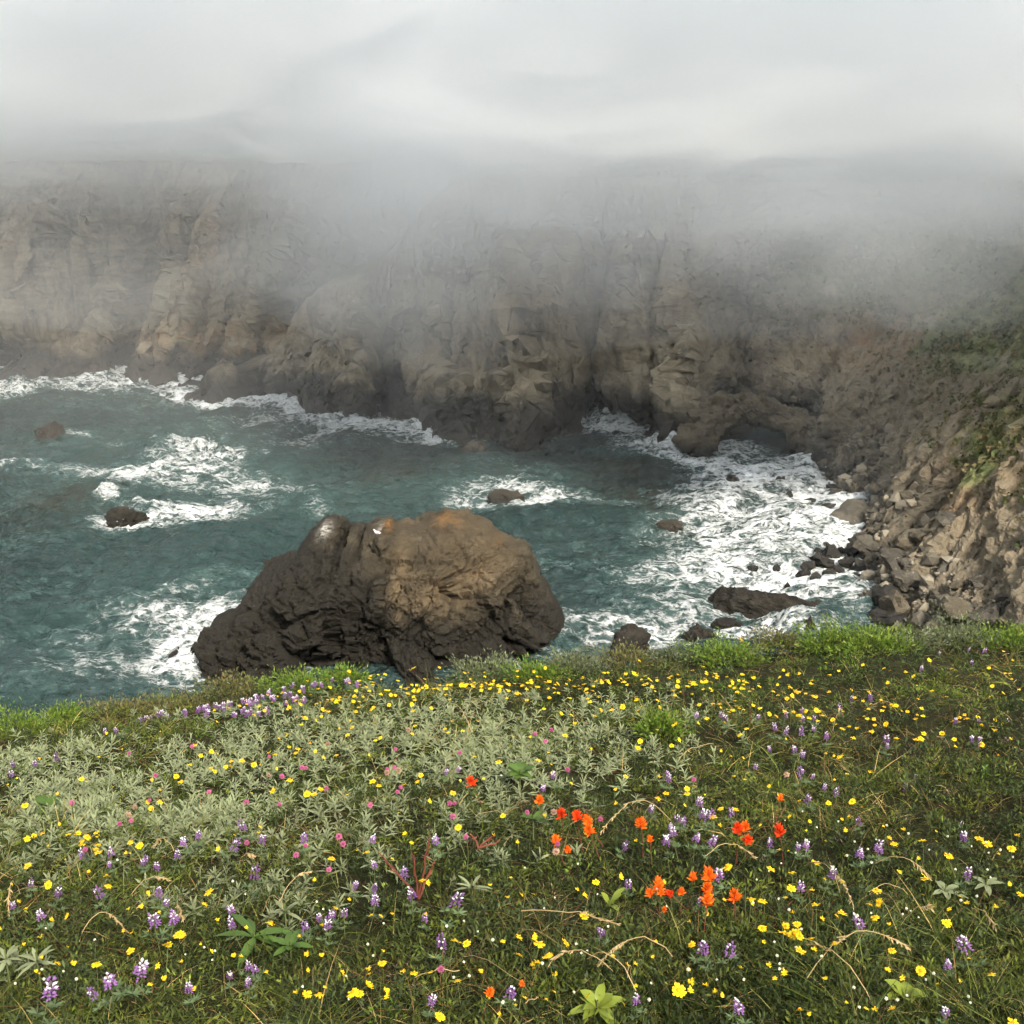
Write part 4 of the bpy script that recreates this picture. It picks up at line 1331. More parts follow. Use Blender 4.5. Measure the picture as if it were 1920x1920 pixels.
SILV = [(120, 1450, 230, 45, 1.0), (300, 1520, 300, 55, .9), (520, 1430, 200, 45, .9), (820, 1400, 240, 55, .85), (1020, 1350, 230, 35, .8), (1150, 1395, 140, 35, .6), (600, 1580, 200, 50, .6), (850, 1560, 150, 45, .45),
        (60, 1600, 120, 40, .5), (480, 1350, 160, 20, .45), (1000, 1470, 180, 40, .45), (450, 1700, 160, 40, .25), (40, 1830, 80, 20, .3)]
BRIGHT = [(30, 1350, 70, 22, 1), (125, 1328, 45, 18, 1), (560, 1282, 70, 14, .9), (650, 1280, 60, 12, .8), (1000, 1262, 70, 12, .9), (1060, 1255, 60, 12, .8), (1340, 1240, 80, 18, 1), (1560, 1210, 80, 16, 1),
          (1660, 1205, 70, 14, 1), (1740, 1200, 70, 14, .9), (1880, 1195, 70, 14, 1), (1240, 1360, 50, 16, .7), (960, 1475, 50, 16, .5), (1370, 1290, 90, 20, .5), (1750, 1310, 100, 18, .6), (290, 1370, 120, 22, .5), (1560, 1260, 120, 24, .5)]
STRAWY = [(1750, 1400, 250, 90, 1), (1150, 1750, 260, 60, .7), (700, 1850, 300, 60, .4), (1650, 1500, 260, 60, .5), (1300, 1850, 200, 60, .6), (200, 1340, 200, 30, .7), (1000, 1800, 200, 60, .4), (700, 1300, 260, 20, .6)]


def pal(names, pick):
    return np.array(names)[pick]


# ------------------------------------------------------------------ fine grass
def lawn(n, seed, tuss=0):
    rg = np.random.default_rng(seed)
    P = scatter(n, rg=rg)
    if tuss:
        C = scatter(tuss, rg=rg)
        P = C[rg.integers(0, tuss, n)] + rg.normal(size=(n, 3)) * np.array([.022, .022, 0])
        P[:, 2] = ground(P[:, 0], P[:, 1])
    px, py = project(P)
    st = np.clip(blobs(px, py, STRAWY), 0, 1)
    br = np.clip(blobs(px, py, BRIGHT), 0, 1)
    patch = fbm(P[:, 0] * 1.3, P[:, 1] * 1.3, 0.5, 611, 3)
    patch2 = fbm(P[:, 0] * 3.1, P[:, 1] * 3.1, 0.5, 613, 3)
    L = rg.uniform(0.045, 0.135, n) * (1 + 0.5 * patch)
    W = rg.uniform(0.0016, 0.0036, n) * (0.8 + 0.09 * P[:, 1])
    az = rg.uniform(0, 2 * np.pi, n)
    el = np.clip(rg.normal(0.75, 0.32, n), 0.1, 1.5)
    d = np.stack([np.cos(az) * np.cos(el), np.sin(az) * np.cos(el), np.sin(el)], -1)
    bend = np.stack([np.cos(az), np.sin(az), np.full(n, -1.0)], -1) * rg.uniform(0.1, 0.75, n)[:, None]
    if tuss:
        L, W = L * 1.6, W * 1.15
        bend = bend * 1.25
    V, F, idx = ribbons(P - np.array([0, 0, 0.005]), d, bend, L, W, 3, rg=rg)
    PAL = np.array([(0.018, 0.026, 0.005), (0.036, 0.050, 0.008), (0.067, 0.083, 0.012), (0.105, 0.119, 0.021), (0.161, 0.155, 0.039), (0.306, 0.222, 0.081), (0.145, 0.083, 0.031), (0.073, 0.033, 0.012)])
    w = np.array([.22, .26, .20, .13, .07, .055, .05, .015])[None] * np.ones((n, 1))
    w[:, 5] += .20 * st + 0.05 * np.clip(patch2, 0, 1)
    w[:, 6] += .16 * st + .35 * np.clip(patch2 - .12, 0, 1)
    w[:, 7] += .25 * np.clip(patch2 - .2, 0, 1)
    w[:, 0] += .25 * np.clip(-patch, 0, 1)
    w[:, 2] += .5 * br
    w[:, 3] += .35 * br
    w /= w.sum(1, keepdims=True)
    pick = (rg.random((n, 1)) > np.cumsum(w, 1)).sum(1).clip(0, 7)
    c = PAL[pick] * rg.uniform(.65, 1.4, (n, 1)) * (1 + .55 * np.clip(patch * 1.6, -1, 1))[:, None]
    return mesh_from('grass', V, F, True, {'col': c[idx]})


o = add('grass', lawn(88000, 621), M_LEAF)
tag(o, 'fine green and straw-coloured grass covering the bluff top', 'grass', kind='stuff')
o = add('grass_tussocks', lawn(16000, 623, 520), M_LEAF)
tag(o, 'longer arching grass growing in tufts across the bluff top', 'grass', kind='stuff')


def diamonds(c, d, L, W, rg):
    n = len(c)
    s_ = unit(np.cross(d, rg.normal(size=(n, 3))))
    V = np.stack([c, c + d * (L * .5)[:, None] + s_ * (W * .5)[:, None], c + d * L[:, None], c + d * (L * .5)[:, None] - s_ * (W * .5)[:, None]], 1)
    return V.reshape(-1, 3), np.arange(4 * n).reshape(-1, 4), np.repeat(np.arange(n), 4)


# ------------------------------------------------------------------ feathery low herbs
def herbs(name, n, leaves, seed, where, PAL, rad, leaf, height, wid=0.30):
    rg = np.random.default_rng(seed)
    P = scatter(n * 3, rg=rg)
    px, py = project(P)
    w = where(px, py, P)
    P = P[rg.random(len(P)) < w / max(1e-6, w.max())][:n]
    n = len(P)
    R = rg.uniform(*rad, n)
    a = rg.normal(size=(n, leaves, 3))
    a[..., 2] = np.abs(a[..., 2])
    a = unit(a) * rg.uniform(.35, 1.0, (n, leaves, 1))
    c = P[:, None] + a * R[:, None, None] * np.array([1, 1, height])
    d = unit(a * np.array([1, 1, .7]) + rg.normal(size=(n, leaves, 3)) * .45 + np.array([0, 0, .25]))
    L = (rg.uniform(*leaf, (n, leaves)) * (0.85 + 0.05 * P[:, 1:2])).ravel()
    V, F, idx = diamonds(c.reshape(-1, 3), d.reshape(-1, 3), L, L * wid, rg)
    sp = np.clip((fbm(P[:, 0] * 2.3, P[:, 1] * 2.3, seed * .37, seed, 3) + .5) * len(PAL), 0, len(PAL) - 1).astype(int)
    base = PAL[np.where(rg.random(n) < .6, sp, rg.integers(0, len(PAL), n))] * rg.uniform(.6, 1.35, (n, 1))
    col = np.repeat(base, leaves, 0) * rg.uniform(.6, 1.45, (n * leaves, 1))
    return mesh_from(name, V, F, True, {'col': col[idx]})


GREENS = np.array([(0.023, 0.037, 0.008), (0.038, 0.056, 0.014), (0.055, 0.075, 0.020), (0.077, 0.100, 0.014), (0.112, 0.130, 0.020), (0.054, 0.075, 0.028)])
o = add('ground_herbs', herbs('ground_herbs', 8600, 38, 631, lambda px, py, P: 0.35 + np.clip(fbm(P[:, 0] * 1.7, P[:, 1] * 1.7, .5, 633, 3), 0, 1), GREENS, (.025, .085), (.010, .026), 1.0), M_LEAF)
tag(o, 'low dark green feathery herbs between the grass', 'herbs', kind='stuff')
BROWNS = np.array([(0.104, 0.060, 0.028), (0.160, 0.100, 0.048), (0.080, 0.040, 0.020), (0.192, 0.136, 0.072), (0.120, 0.096, 0.076), (0.152, 0.120, 0.100)])
o = add('withered_herbs', herbs('withered_herbs', 1800, 22, 641, lambda px, py, P: 0.1 + np.clip(fbm(P[:, 0] * 1.2, P[:, 1] * 1.2, 4.5, 643, 3), 0, 1) + .8 * blobs(px, py, [(1010, 1320, 70, 18, 1), (600, 1560, 50, 25, 1), (750, 1545, 60, 25, .8), (880, 1570, 40, 25, .7), (1100, 1340, 60, 12, .7), (290, 1625, 60, 20, .6)]),
                                BROWNS, (.02, .05), (.008, .018), .9, .22), M_LEAF)
tag(o, 'brown withered herbs and litter between the plants', 'litter', kind='stuff')
BRIGHTS = np.array([(0.096, 0.162, 0.017), (0.133, 0.206, 0.024), (0.073, 0.124, 0.014), (0.169, 0.213, 0.037)])
o = add('low_green_herbs', herbs('low_green_herbs', 1500, 40, 645, lambda px, py, P: 0.03 + blobs(px, py, BRIGHT), BRIGHTS, (.03, .08), (.010, .024), 1.0), M_LEAF)
tag(o, 'bright green feathery herbs spread near the meadow edge', 'herbs', kind='stuff')


# ------------------------------------------------------------------ leafy mounds on the skyline of the bluff
def mound(label, px, py, wpx, hpx, PAL, seed, mat=None):
    p = march(px, py + 18, 0.03)
    rng_ = math.sqrt(p[0] ** 2 + p[1] ** 2 + (p[2] - CAM_Z) ** 2)
    r, h = wpx / FPX * rng_ / 2 * 1.1, hpx / FPX * rng_ * 1.5
    rg = np.random.default_rng(seed)
    n = int(min(2600, 700 + 60000 * r * h))
    a = unit(rg.normal(size=(n, 3)))
    a[:, 2] = np.abs(a[:, 2])
    lump = 1 + 0.85 * fbm(a[:, 0] * 2.0 + seed, a[:, 1] * 2.0, a[:, 2] * 2.0, seed, 3)
    c = a * (lump * rg.uniform(.45, 1.1, n))[:, None] * np.array([r * 1.15, r * .8, h])
    L = rg.uniform(.012, .032, n)
    V, F, idx = diamonds(c, unit(a + rg.normal(size=(n, 3)) * .5 + np.array([0, 0, .3])), L, L * .36, rg)
    col = PAL[rg.integers(0, len(PAL), n)] * rg.uniform(.6, 1.4, (n, 1))
    root = add('leafy_mound', None, loc=p)
    tag(root, label, 'plant', 'leafy mounds along the meadow edge')
    add('foliage', mesh_from('foliage', V, F, True, {'col': col[idx]}), M_LEAF, root)
    k = 14
    az = rg.uniform(0, 6.28, k)
    d = unit(np.stack([np.cos(az) * r * 1.2, np.sin(az) * r, np.full(k, h)], -1))
    V, F, _ = ribbons(np.zeros((k, 3)), d, rg.normal(size=(k, 3)) * .1, np.full(k, .8 * h), np.full(k, .004), 2, rg=rg)
    add('stems', mesh_from('stems', V, F, True), M_STEM, root)


SAGE = np.array([(0.144, 0.166, 0.094), (0.180, 0.202, 0.122), (0.115, 0.130, 0.065), (0.094, 0.115, 0.036)])
OLIVE = np.array([(0.101, 0.112, 0.031), (0.142, 0.135, 0.050), (0.075, 0.088, 0.020), (0.169, 0.129, 0.061)])
mound('bright green fern-like mound in the lower corner of the skyline', 35, 1352, 130, 34, BRIGHTS, 651)
mound('round bright green mound second along the skyline from the sea side', 122, 1328, 64, 22, BRIGHTS, 652)
mound('olive brown mound on the skyline left of the sea stack', 235, 1316, 120, 22, OLIVE, 653)
mound('olive grassy hump on the skyline at the sea stack foot', 340, 1300, 130, 22, OLIVE, 654)
mound('brownish tuft on the skyline under the stack left corner', 440, 1276, 90, 16, OLIVE, 655)
mound('green leafy mound below the long cleft of the stack', 560, 1272, 110, 18, BRIGHTS, 656)
mound('small green mound on the skyline left of the dry stems', 645, 1268, 80, 16, BRIGHTS, 657)
mound('olive mound on the skyline below the middle of the stack', 760, 1264, 120, 16, OLIVE, 658)
mound('silvery sage mound on the skyline below the stack right half', 915, 1252, 110, 22, SAGE, 659)
mound('fresh green mound on the skyline below the stack right end', 1005, 1250, 90, 20, BRIGHTS, 660)
mound('silvery green mound on the skyline right beside the stack', 1075, 1240, 80, 20, SAGE, 661)
mound('olive mound on the skyline in front of the wet rock', 1180, 1232, 120, 20, OLIVE, 662)
mound('silvery brown tuft on the skyline before the low dark rock', 1270, 1222, 80, 22, SAGE, 663)
mound('deep green mound on the skyline before the surf', 1365, 1218, 120, 24, BRIGHTS, 664)
mound('olive mound on the skyline before the slab tail', 1460, 1208, 90, 20, OLIVE, 665)
mound('broad bright green mound on the skyline below the slab tail', 1555, 1200, 110, 28, BRIGHTS, 666)
mound('bright green mound before the broad tan outcrop', 1650, 1194, 100, 28, BRIGHTS, 667)
mound('silvery mound on the skyline before the boulder heap', 1715, 1190, 80, 28, SAGE, 668)
mound('tall sage green mound on the skyline below the bare scree', 1800, 1186, 120, 32, SAGE, 669)
mound('green mound at the dry end of the skyline', 1905, 1188, 100, 24, BRIGHTS, 670)
mound('round green fern mound in the middle of the silver plants', 1240, 1362, 70, 22, BRIGHTS, 671)


# ------------------------------------------------------------------ silver-leaved plants
def silver_variant(seed, leaves):
    rg = np.random.default_rng(seed)
    n = leaves
    az = np.arange(n) * 2.4 + rg.uniform(-.3, .3, n)
    u = np.arange(n) / n
    el = 0.05 + 1.15 * u + rg.uniform(-.15, .15, n)
    d = np.stack([np.cos(az) * np.cos(el), np.sin(az) * np.cos(el), np.sin(el)], -1)
    base = np.stack([np.zeros(n), np.zeros(n), 0.02 + 0.05 * u], -1)
    L = rg.uniform(.032, .055, n) * (1.1 - .45 * u)
    bend = np.stack([np.cos(az) * .15, np.sin(az) * .15, -.25 + .2 * u], -1)
    side = unit(np.cross(d, np.array([0, 0, 1.0])[None] + rg.normal(size=(n, 3)) * .2))
    V, F, _ = ribbons(base, d, bend, L, L * .20, 4, side=side, shape=np.array([.45, .9, 1.0, .7, .06]), rg=rg)
    # fold the leaf along its middle
    V = V.reshape(n, 5, 2, 3)
    nrm_ = np.cross(side, d)
    V += nrm_[:, None, None, :] * (L * .035)[:, None, None, None]
    leaf = mesh_from('leaves', V.reshape(-1, 3), F, True)
    s = np.array([(0, 0, -.02), (0, 0, .03), (0.002, 0, .07)])
    stem = tube_mesh('stem', s, .0022, .0014)
    return leaf, stem


def tube(P, r0, r1, k=4):
    P = np.asarray(P, float)
    n = len(P)
    T = unit(np.gradient(P, axis=0))
    ref = np.where(np.abs(T[:, 2:3]) < .9, np.array([[0, 0, 1.0]]), np.array([[1.0, 0, 0]]))
    U = unit(np.cross(T, ref))
    Wv = np.cross(T, U)
    r = np.linspace(r0, r1, n)[:, None, None]
    a = np.arange(k) / k * 2 * np.pi
    V = P[:, None] + r * (np.cos(a)[None, :, None] * U[:, None] + np.sin(a)[None, :, None] * Wv[:, None])
    I, J = np.meshgrid(np.arange(n - 1), np.arange(k), indexing='ij')
    F = np.stack([I * k + J, I * k + (J + 1) % k, (I + 1) * k + (J + 1) % k, (I + 1) * k + J], -1).reshape(-1, 4)
    return V.reshape(-1, 3), F


def tube_mesh(name, P, r0, r1, k=4):
    V, F = tube(P, r0, r1, k)
    return mesh_from(name, V, F, True)


def merge(parts):
    Vs, Fs, n = [], [], 0
    for V, F in parts:
        Vs.append(V)
        Fs.append(np.asarray(F) + n)
        n += len(V)
    return np.concatenate(Vs), np.concatenate(Fs)


def with_mat(me, mat):
    me.materials.clear()
    me.materials.append(mat)
    return me


SILVERS = [tuple(with_mat(m, q) for m, q in zip(silver_variant(680 + i, 11 + 2 * (i % 4)), (M_SILVER, M_STEM))) for i in range(7)]
rg = np.random.default_rng(690)
CP_ = scatter(34000, y1=8.5, margin=0.1, rg=rg)
px, py = project(CP_)
w = blobs(px, py, SILV) * (0.5 + np.clip(1.6 * fbm(CP_[:, 0] * 1.6, CP_[:, 1] * 1.6, 9.5, 691, 3) + .35, 0, 1))
CP_ = CP_[rg.random(len(CP_)) < np.clip(w, 0, 1) * .6]
px, py = project(CP_)
inside = (px > 5) & (px < 1915) & (py < 1910)
dist = np.linalg.norm(CP_ - np.array([0, 0, CAM_Z]), axis=1)
order = np.argsort(np.where(inside, dist, 99))
single, rest = order[:270], order[270:]
for i in single:
    lf, st = SILVERS[rg.integers(0, 7)]
    root = add('silver_leaf_plant', None, loc=CP_[i], rot=(rg.normal() * .25, rg.normal() * .25, rg.uniform(0, 6.28)), scale=rg.uniform(.5, 1.0))
    qx, qy = project(CP_[i])
    zone = ('at the seaward side of the pale drift' if qx < 350 else 'in the thick of the pale drift' if qx < 700 else 'between the red stems and the paintbrush flowers' if qy > 1520 else 'at the inland side of the pale drift')
    depth = 'nearest rows' if qy > 1600 else 'lower rows' if qy > 1520 else 'upper rows'
    tag(root, f'star-shaped silver-green leafy plant {zone}, {depth}', 'plant', 'silver-leaved plants')
    add('leaves', lf, None, root)
    add('stem', st, None, root)
Vs, Fs, n0 = [], [], 0
for i in rest:
    lf, _ = SILVERS[rg.integers(0, 7)]
    v = np.empty(len(lf.vertices) * 3, np.float32)
    lf.vertices.foreach_get('co', v)
    f = np.empty(len(lf.polygons) * 4, np.int32)
    lf.loops.foreach_get('vertex_index', f)
    a_ = rg.uniform(0, 6.28)
    v = v.reshape(-1, 3) * rg.uniform(.5, 1.0)
    v = v @ np.array([(math.cos(a_), math.sin(a_), 0), (-math.sin(a_), math.cos(a_), 0), (0, 0, 1)])
    tl = rg.normal(size=2) * .25
    v[:, 0] += v[:, 2] * tl[0]
    v[:, 1] += v[:, 2] * tl[1]
    Vs.append(v + CP_[i])
    Fs.append(f.reshape(-1, 4) + n0)
    n0 += len(v)
if Vs:
    o = add('silver_leaf_drift', mesh_from('silver_leaf_drift', np.concatenate(Vs), np.concatenate(Fs), True), M_SILVER)
    tag(o, 'farther drift of silver-green leaves across the meadow', 'plants', kind='stuff')


# ------------------------------------------------------------------ flowers
def petal_ring(n, r, w, cup, notch, seed, r0=0.12):
    rg = np.random.default_rng(seed)
    parts = []
    for i in range(n):
        a = 2 * math.pi * i / n + rg.uniform(-.08, .08)
        rr = r * rg.uniform(.9, 1.06)
        c, s = math.cos(a), math.sin(a)
        cup_ = cup + rg.uniform(-.004, .003)
        prof = [(r0 * r, .5 * w, 0), (.55 * rr, w * .95, cup_ * .55), (.88 * rr, w, cup_ * .8), (rr, w * .5, cup_ * rg.uniform(.5, 1.2))]
        V = []
        for q, ww, z in prof:
            for sgn in (-1, 1):
                V.append((c * q - s * ww * sgn / 2, s * q + c * ww * sgn / 2, z))
        F = [(2 * k, 2 * k + 1, 2 * k + 3, 2 * k + 2) for k in range(3)]
        parts.append((np.array(V), np.array(F)))
    return merge(parts)


def dome(r, h, z=0.0, k=8, rings=3):
    V = []
    for i in range(rings + 1):
        a = math.pi / 2 * i / rings
        for j in range(k):
            b = 2 * math.pi * j / k
            V.append((r * math.cos(a) * math.cos(b), r * math.cos(a) * math.sin(b), z + h * math.sin(a)))
    F = [(i * k + j, i * k + (j + 1) % k, (i + 1) * k + (j + 1) % k, (i + 1) * k + j) for i in range(rings) for j in range(k)]
    return np.array(V), np.array(F)


def octa(c, d, l, w, up=np.array([0, 0, 1.0])):
    """small plump petal: 6 vertices, 8 faces, long axis d"""
    d = d / np.linalg.norm(d)
    s = np.cross(d, up)
    s = s / max(np.linalg.norm(s), 1e-6)
    t = np.cross(s, d)
    V = np.array([c, c + d * l, c + d * l * .55 + s * w / 2, c + d * l * .55 - s * w / 2, c + d * l * .5 + t * w * .35, c + d * l * .5 - t * w * .35])
    F = np.array([(0, 2, 4, 4), (0, 4, 3, 3), (0, 3, 5, 5), (0, 5, 2, 2), (1, 4, 2, 2), (1, 3, 4, 4), (1, 5, 3, 3), (1, 2, 5, 5)])
    return V, F[:, :3]


def tri(parts):
    out = []
    for V, F in parts:
        F = np.asarray(F)
        if F.shape[1] == 4:
            F = np.concatenate([F[:, [0, 1, 2]], F[:, [0, 2, 3]]])
        out.append((V, F))
    return merge(out)


def bent_stem(h, lean, seed, below=0.05):
    rg = np.random.default_rng(seed)
    a = rg.uniform(0, 6.28)
    t = np.linspace(0, 1, 5)
    off = lean * h * (t - 1) ** 2
    return np.stack([off * math.cos(a), off * math.sin(a), -below + (h + below) * t - h], -1)       # ends at the origin


# daisies: origin at the flower head
DAISY = []
for i in range(6):
    np_ = 10 + i % 4
    pet = mesh_from('petals', *petal_ring(np_, .0165, .0064 if np_ < 12 else .0054, (.003, -.002, .005, .001, -.004, .002)[i], 0, 700 + i), True)
    dsc = mesh_from('disc', *dome(.0062, .0042, .0012), True)
    stm = tube_mesh('stem', bent_stem(.09, .35, 710 + i), .0011, .0009)
    DAISY.append((with_mat(pet, M_YPETAL), with_mat(dsc, M_YDISC), with_mat(stm, M_STEM)))


def daisy(p, h, s, label, group, rg):
    pet, dsc, stm = DAISY[rg.integers(0, 6)]
    root = add('yellow_daisy', None, loc=(p[0], p[1], p[2] + h), rot=(rg.normal(.06, .3), rg.normal(0, .3), rg.uniform(0, 6.28)), scale=s)
    tag(root, label, 'flower', group)
    fl = add('flower_head', pet, None, root)
    add('disc', dsc, None, fl)
    add('stem', stm, None, root)
    return root


# lupines: origin in the middle of the spike
LUPINE = []
for i in range(8):
    rg = np.random.default_rng(730 + i)
    pur, whi = [], []
    h = rg.uniform(.026, .042)
    wh_from = rg.uniform(.0, .7) if i not in (2, 6) else 1.2
    for ring in range(5):
        u = ring / 4
        z = (u - .45) * h
        nf = int(rg.integers(4, 8)) if ring < 3 else int(rg.integers(3, 6))
        rad = .017 * (1 - .4 * u)
        for j in range(nf):
            a = 2 * math.pi * (j + .5 * (ring % 2)) / nf + rg.uniform(-.2, .2)
            o_ = np.array([math.cos(a), math.sin(a), 0])
            c = o_ * rad * rg.uniform(.2, .6) + np.array([0, 0, z + rg.uniform(-.005, .005)])
            if rg.random() < .12:
                continue
            isw = u > wh_from * .55 and rg.random() < .62
            (whi if isw else pur).append(octa(c, o_ + np.array([0, 0, rg.uniform(.4, 1.6)]), rg.uniform(.009, .016), .009))
            pur.append(octa(c + np.array([0, 0, -.002]), o_ + np.array([0, 0, rg.uniform(-.5, .2)]), rg.uniform(.010, .018), .007))
    if not whi:
        whi.append(octa(np.array([0, 0, h * .5]), np.array([0.2, 0, 1.0]), .010, .006))
    lv = []
    nl = 9
    for q in range(3):
        c0 = np.array([math.cos(q * 2.1) * .022, math.sin(q * 2.1) * .022, -.05 - .012 * q])
        az = np.arange(nl) / nl * 2 * np.pi
        d = unit(np.stack([np.cos(az), np.sin(az), np.full(nl, .35)], -1))
        V, F, _ = ribbons(np.repeat(c0[None], nl, 0), d, np.zeros((nl, 3)), np.full(nl, .026), np.full(nl, .007), 2, shape=np.array([.3, 1, .2]), rg=rg)
        lv.append((V, F))
    LUPINE.append((with_mat(mesh_from('wing_petals', *merge(pur), True), M_PURPLE), with_mat(mesh_from('banner_petals', *merge(whi), True), M_WHITE),
                   with_mat(tube_mesh('stem', bent_stem(.1, .25, 740 + i) + np.array([0, 0, .02]), .0018, .0012), M_STEM), with_mat(mesh_from('leaves', *merge(lv), True), M_LUPLEAF)))


def lupine(p, h, s, kind, label, rg, group='purple and white lupines'):
    pu, wh, st, lv = LUPINE[kind]
    root = add('lupine', None, loc=(p[0], p[1], p[2] + h), rot=(rg.normal(0, .18), rg.normal(0, .18), rg.uniform(0, 6.28)), scale=s)
    tag(root, label, 'flower', group)
    sp = add('flower_spike', pu, None, root)
    add('banner_petals', wh, None, sp)
    add('stem', st, None, root)
    add('leaves', lv, None, root)
    return root


# paintbrush
PAINT = []
for i in range(5):
    rg = np.random.default_rng(750 + i)
    nb = 80
    az = np.arange(nb) * 2.4 + rg.uniform(-.3, .3, nb)
    u = np.arange(nb) / nb
    el = .15 + 1.1 * u + rg.uniform(-.35, .35, nb)
    d = np.stack([np.cos(az) * np.cos(el), np.sin(az) * np.cos(el), np.sin(el)], -1)
    base = np.stack([np.zeros(nb), np.zeros(nb), -.022 + .026 * u], -1)
    L = rg.uniform(.014, .028, nb) * (1 - .25 * u)
    V, F, _ = ribbons(base, d, np.stack([np.cos(az) * .1, np.sin(az) * .1, np.full(nb, .15)], -1), L, L * .26, 3, shape=np.array([.5, .9, 1.0, .4]), rg=rg)
    lv = 12
    az = np.arange(lv) * 2.4
    d = unit(np.stack([np.cos(az), np.sin(az), np.full(lv, .6)], -1))
    V2, F2, _ = ribbons(np.stack([np.zeros(lv), np.zeros(lv), -.09 + .06 * np.arange(lv) / lv], -1), d, np.zeros((lv, 3)), np.full(lv, .022), np.full(lv, .005), 2, rg=rg)
    PAINT.append((V, F, mesh_from('bracts', V, F, True), with_mat(mesh_from('leaves', V2, F2, True), M_DEEP), with_mat(tube_mesh('stem', bent_stem(.1, .15, 760 + i), .002, .0018), M_REDSTEM)))
PB = {}


def paintbrush(p, h, s, kind, mat, label, rg):
    V, F, br, lv, st = PAINT[kind]
    if (kind, mat.name) not in PB:
        PB[(kind, mat.name)] = with_mat(br.copy(), mat)
    root = add('paintbrush_flower', None, loc=(p[0], p[1], p[2] + h), rot=(rg.normal(0, .2), rg.normal(0, .2), rg.uniform(0, 6.28)), scale=s)
    tag(root, label, 'flower', 'orange paintbrush flowers')
    add('bracts', PB[(kind, mat.name)], None, root)
    add('leaves', lv, None, root)
    add('stem', st, None, root)


# clover heads and small white buttons
HEADS = []
for i in range(4):
    rg = np.random.default_rng(770 + i)
    parts = []
    for k in range(46):
        z = 1 - 1.75 * (k + .5) / 46
        a = k * 2.4
        d = np.array([math.sqrt(1 - z * z) * math.cos(a), math.sqrt(1 - z * z) * math.sin(a), z]) + rg.normal(size=3) * .12
        parts.append(octa(d * .002, d + np.array([0, 0, .25]), rg.uniform(.0085, .0115), .0042))
    HEADS.append((mesh_from('flower_head', *merge(parts), True), with_mat(tube_mesh('stem', bent_stem(.09, .3, 780 + i), .0011, .001), M_STEM)))
HB = {}


def head_flower(name, p, h, s, mat, label, group, rg):
    k = int(rg.integers(0, 4))
    if (k, mat.name) not in HB:
        HB[(k, mat.name)] = with_mat(HEADS[k][0].copy(), mat)
    root = add(name, None, loc=(p[0], p[1], p[2] + h), rot=(rg.normal(0, .25), rg.normal(0, .25), rg.uniform(0, 6.28)), scale=s)
    tag(root, label, 'flower', group)
    add('flower_head', HB[(k, mat.name)], None, root)
    add('stem', HEADS[k][1], None, root)


def spots(s):
    return [tuple(map(int, q.split(','))) for q in s.split()]


frng = np.random.default_rng(801)
PB_SPOTS = [(1012, 1539, 0, 'orange-red paintbrush head standing uphill of the double row'), (1052, 1561, 1, 'scarlet paintbrush head beside pale round seed heads'), (1081, 1561, 1, 'scarlet paintbrush head at the start of the close trio'),
            (1100, 1566, 0, 'orange paintbrush head in the middle of the close trio'), (1103, 1581, 0, 'large orange paintbrush head lowest of the close trio'), (1041, 1602, 0, 'big orange paintbrush head with a pale seed head below it'),
            (1064, 1612, 0, 'small leaning orange paintbrush beside the big head with seed head'), (1200, 1567, 0, 'orange paintbrush head under an arching dry stalk'), (1217, 1599, 0, 'orange paintbrush head downhill of the one under the dry stalk'),
            (1382, 1577, 1, 'red-orange paintbrush head on the outer side of the dense clump'), (1396, 1573, 0, 'orange paintbrush head at the back of the dense clump'), (1401, 1595, 1, 'red-orange paintbrush head at the front of the dense clump'),
            (1459, 1577, 1, 'solitary upright scarlet paintbrush head next to the dense clump'), (1234, 1657, 0, 'tall light orange paintbrush over smaller heads'), (1217, 1674, 0, 'small round orange paintbrush at the foot of the tall light one'),
            (1240, 1671, 0, 'orange paintbrush bud tucked under the tall light one'), (1278, 1668, 0, 'single small orange paintbrush between two groups'), (1299, 1647, 0, 'small round orange paintbrush left of the stacked pair'),
            (1328, 1646, 0, 'wide orange paintbrush at the top of the stacked pair'), (1326, 1667, 0, 'orange paintbrush in the middle of the stacked column'), (1326, 1687, 0, 'yellow-edged orange paintbrush at the bottom of the stacked column'),
            (1376, 1688, 0, 'spreading orange paintbrush beside the lowest yellow daisies'), (1462, 1512, 0, 'faded orange paintbrush alone in the grass far up'), (1255, 1672, 1, 'small dull red paintbrush bud between the light orange ones'),
            (1245, 1705, 0, 'tiny pale orange paintbrush bud below the tall light one'), (883, 1510, 1, 'lone scarlet paintbrush among the silver plants'), (919, 1862, 0, 'lone orange paintbrush bud near the bottom edge of the meadow'),
            (979, 1846, 0, 'tiny orange paintbrush bud uphill of the lone bottom one')]
SM = {1064, 1217, 1240, 1278, 1299, 1255, 1245, 979, 1462, 919}
for px, py, red, lab in PB_SPOTS:
    h = .10
    p = march(px, py + 2, h)
    s = frng.uniform(.78, .95) * (.66 if px in SM else 1.0) * (.6 if px in (1245, 979) else 1)
    paintbrush(p, h, s, int(frng.integers(0, 5)), M_RED if red else M_ORANGE, lab, frng)

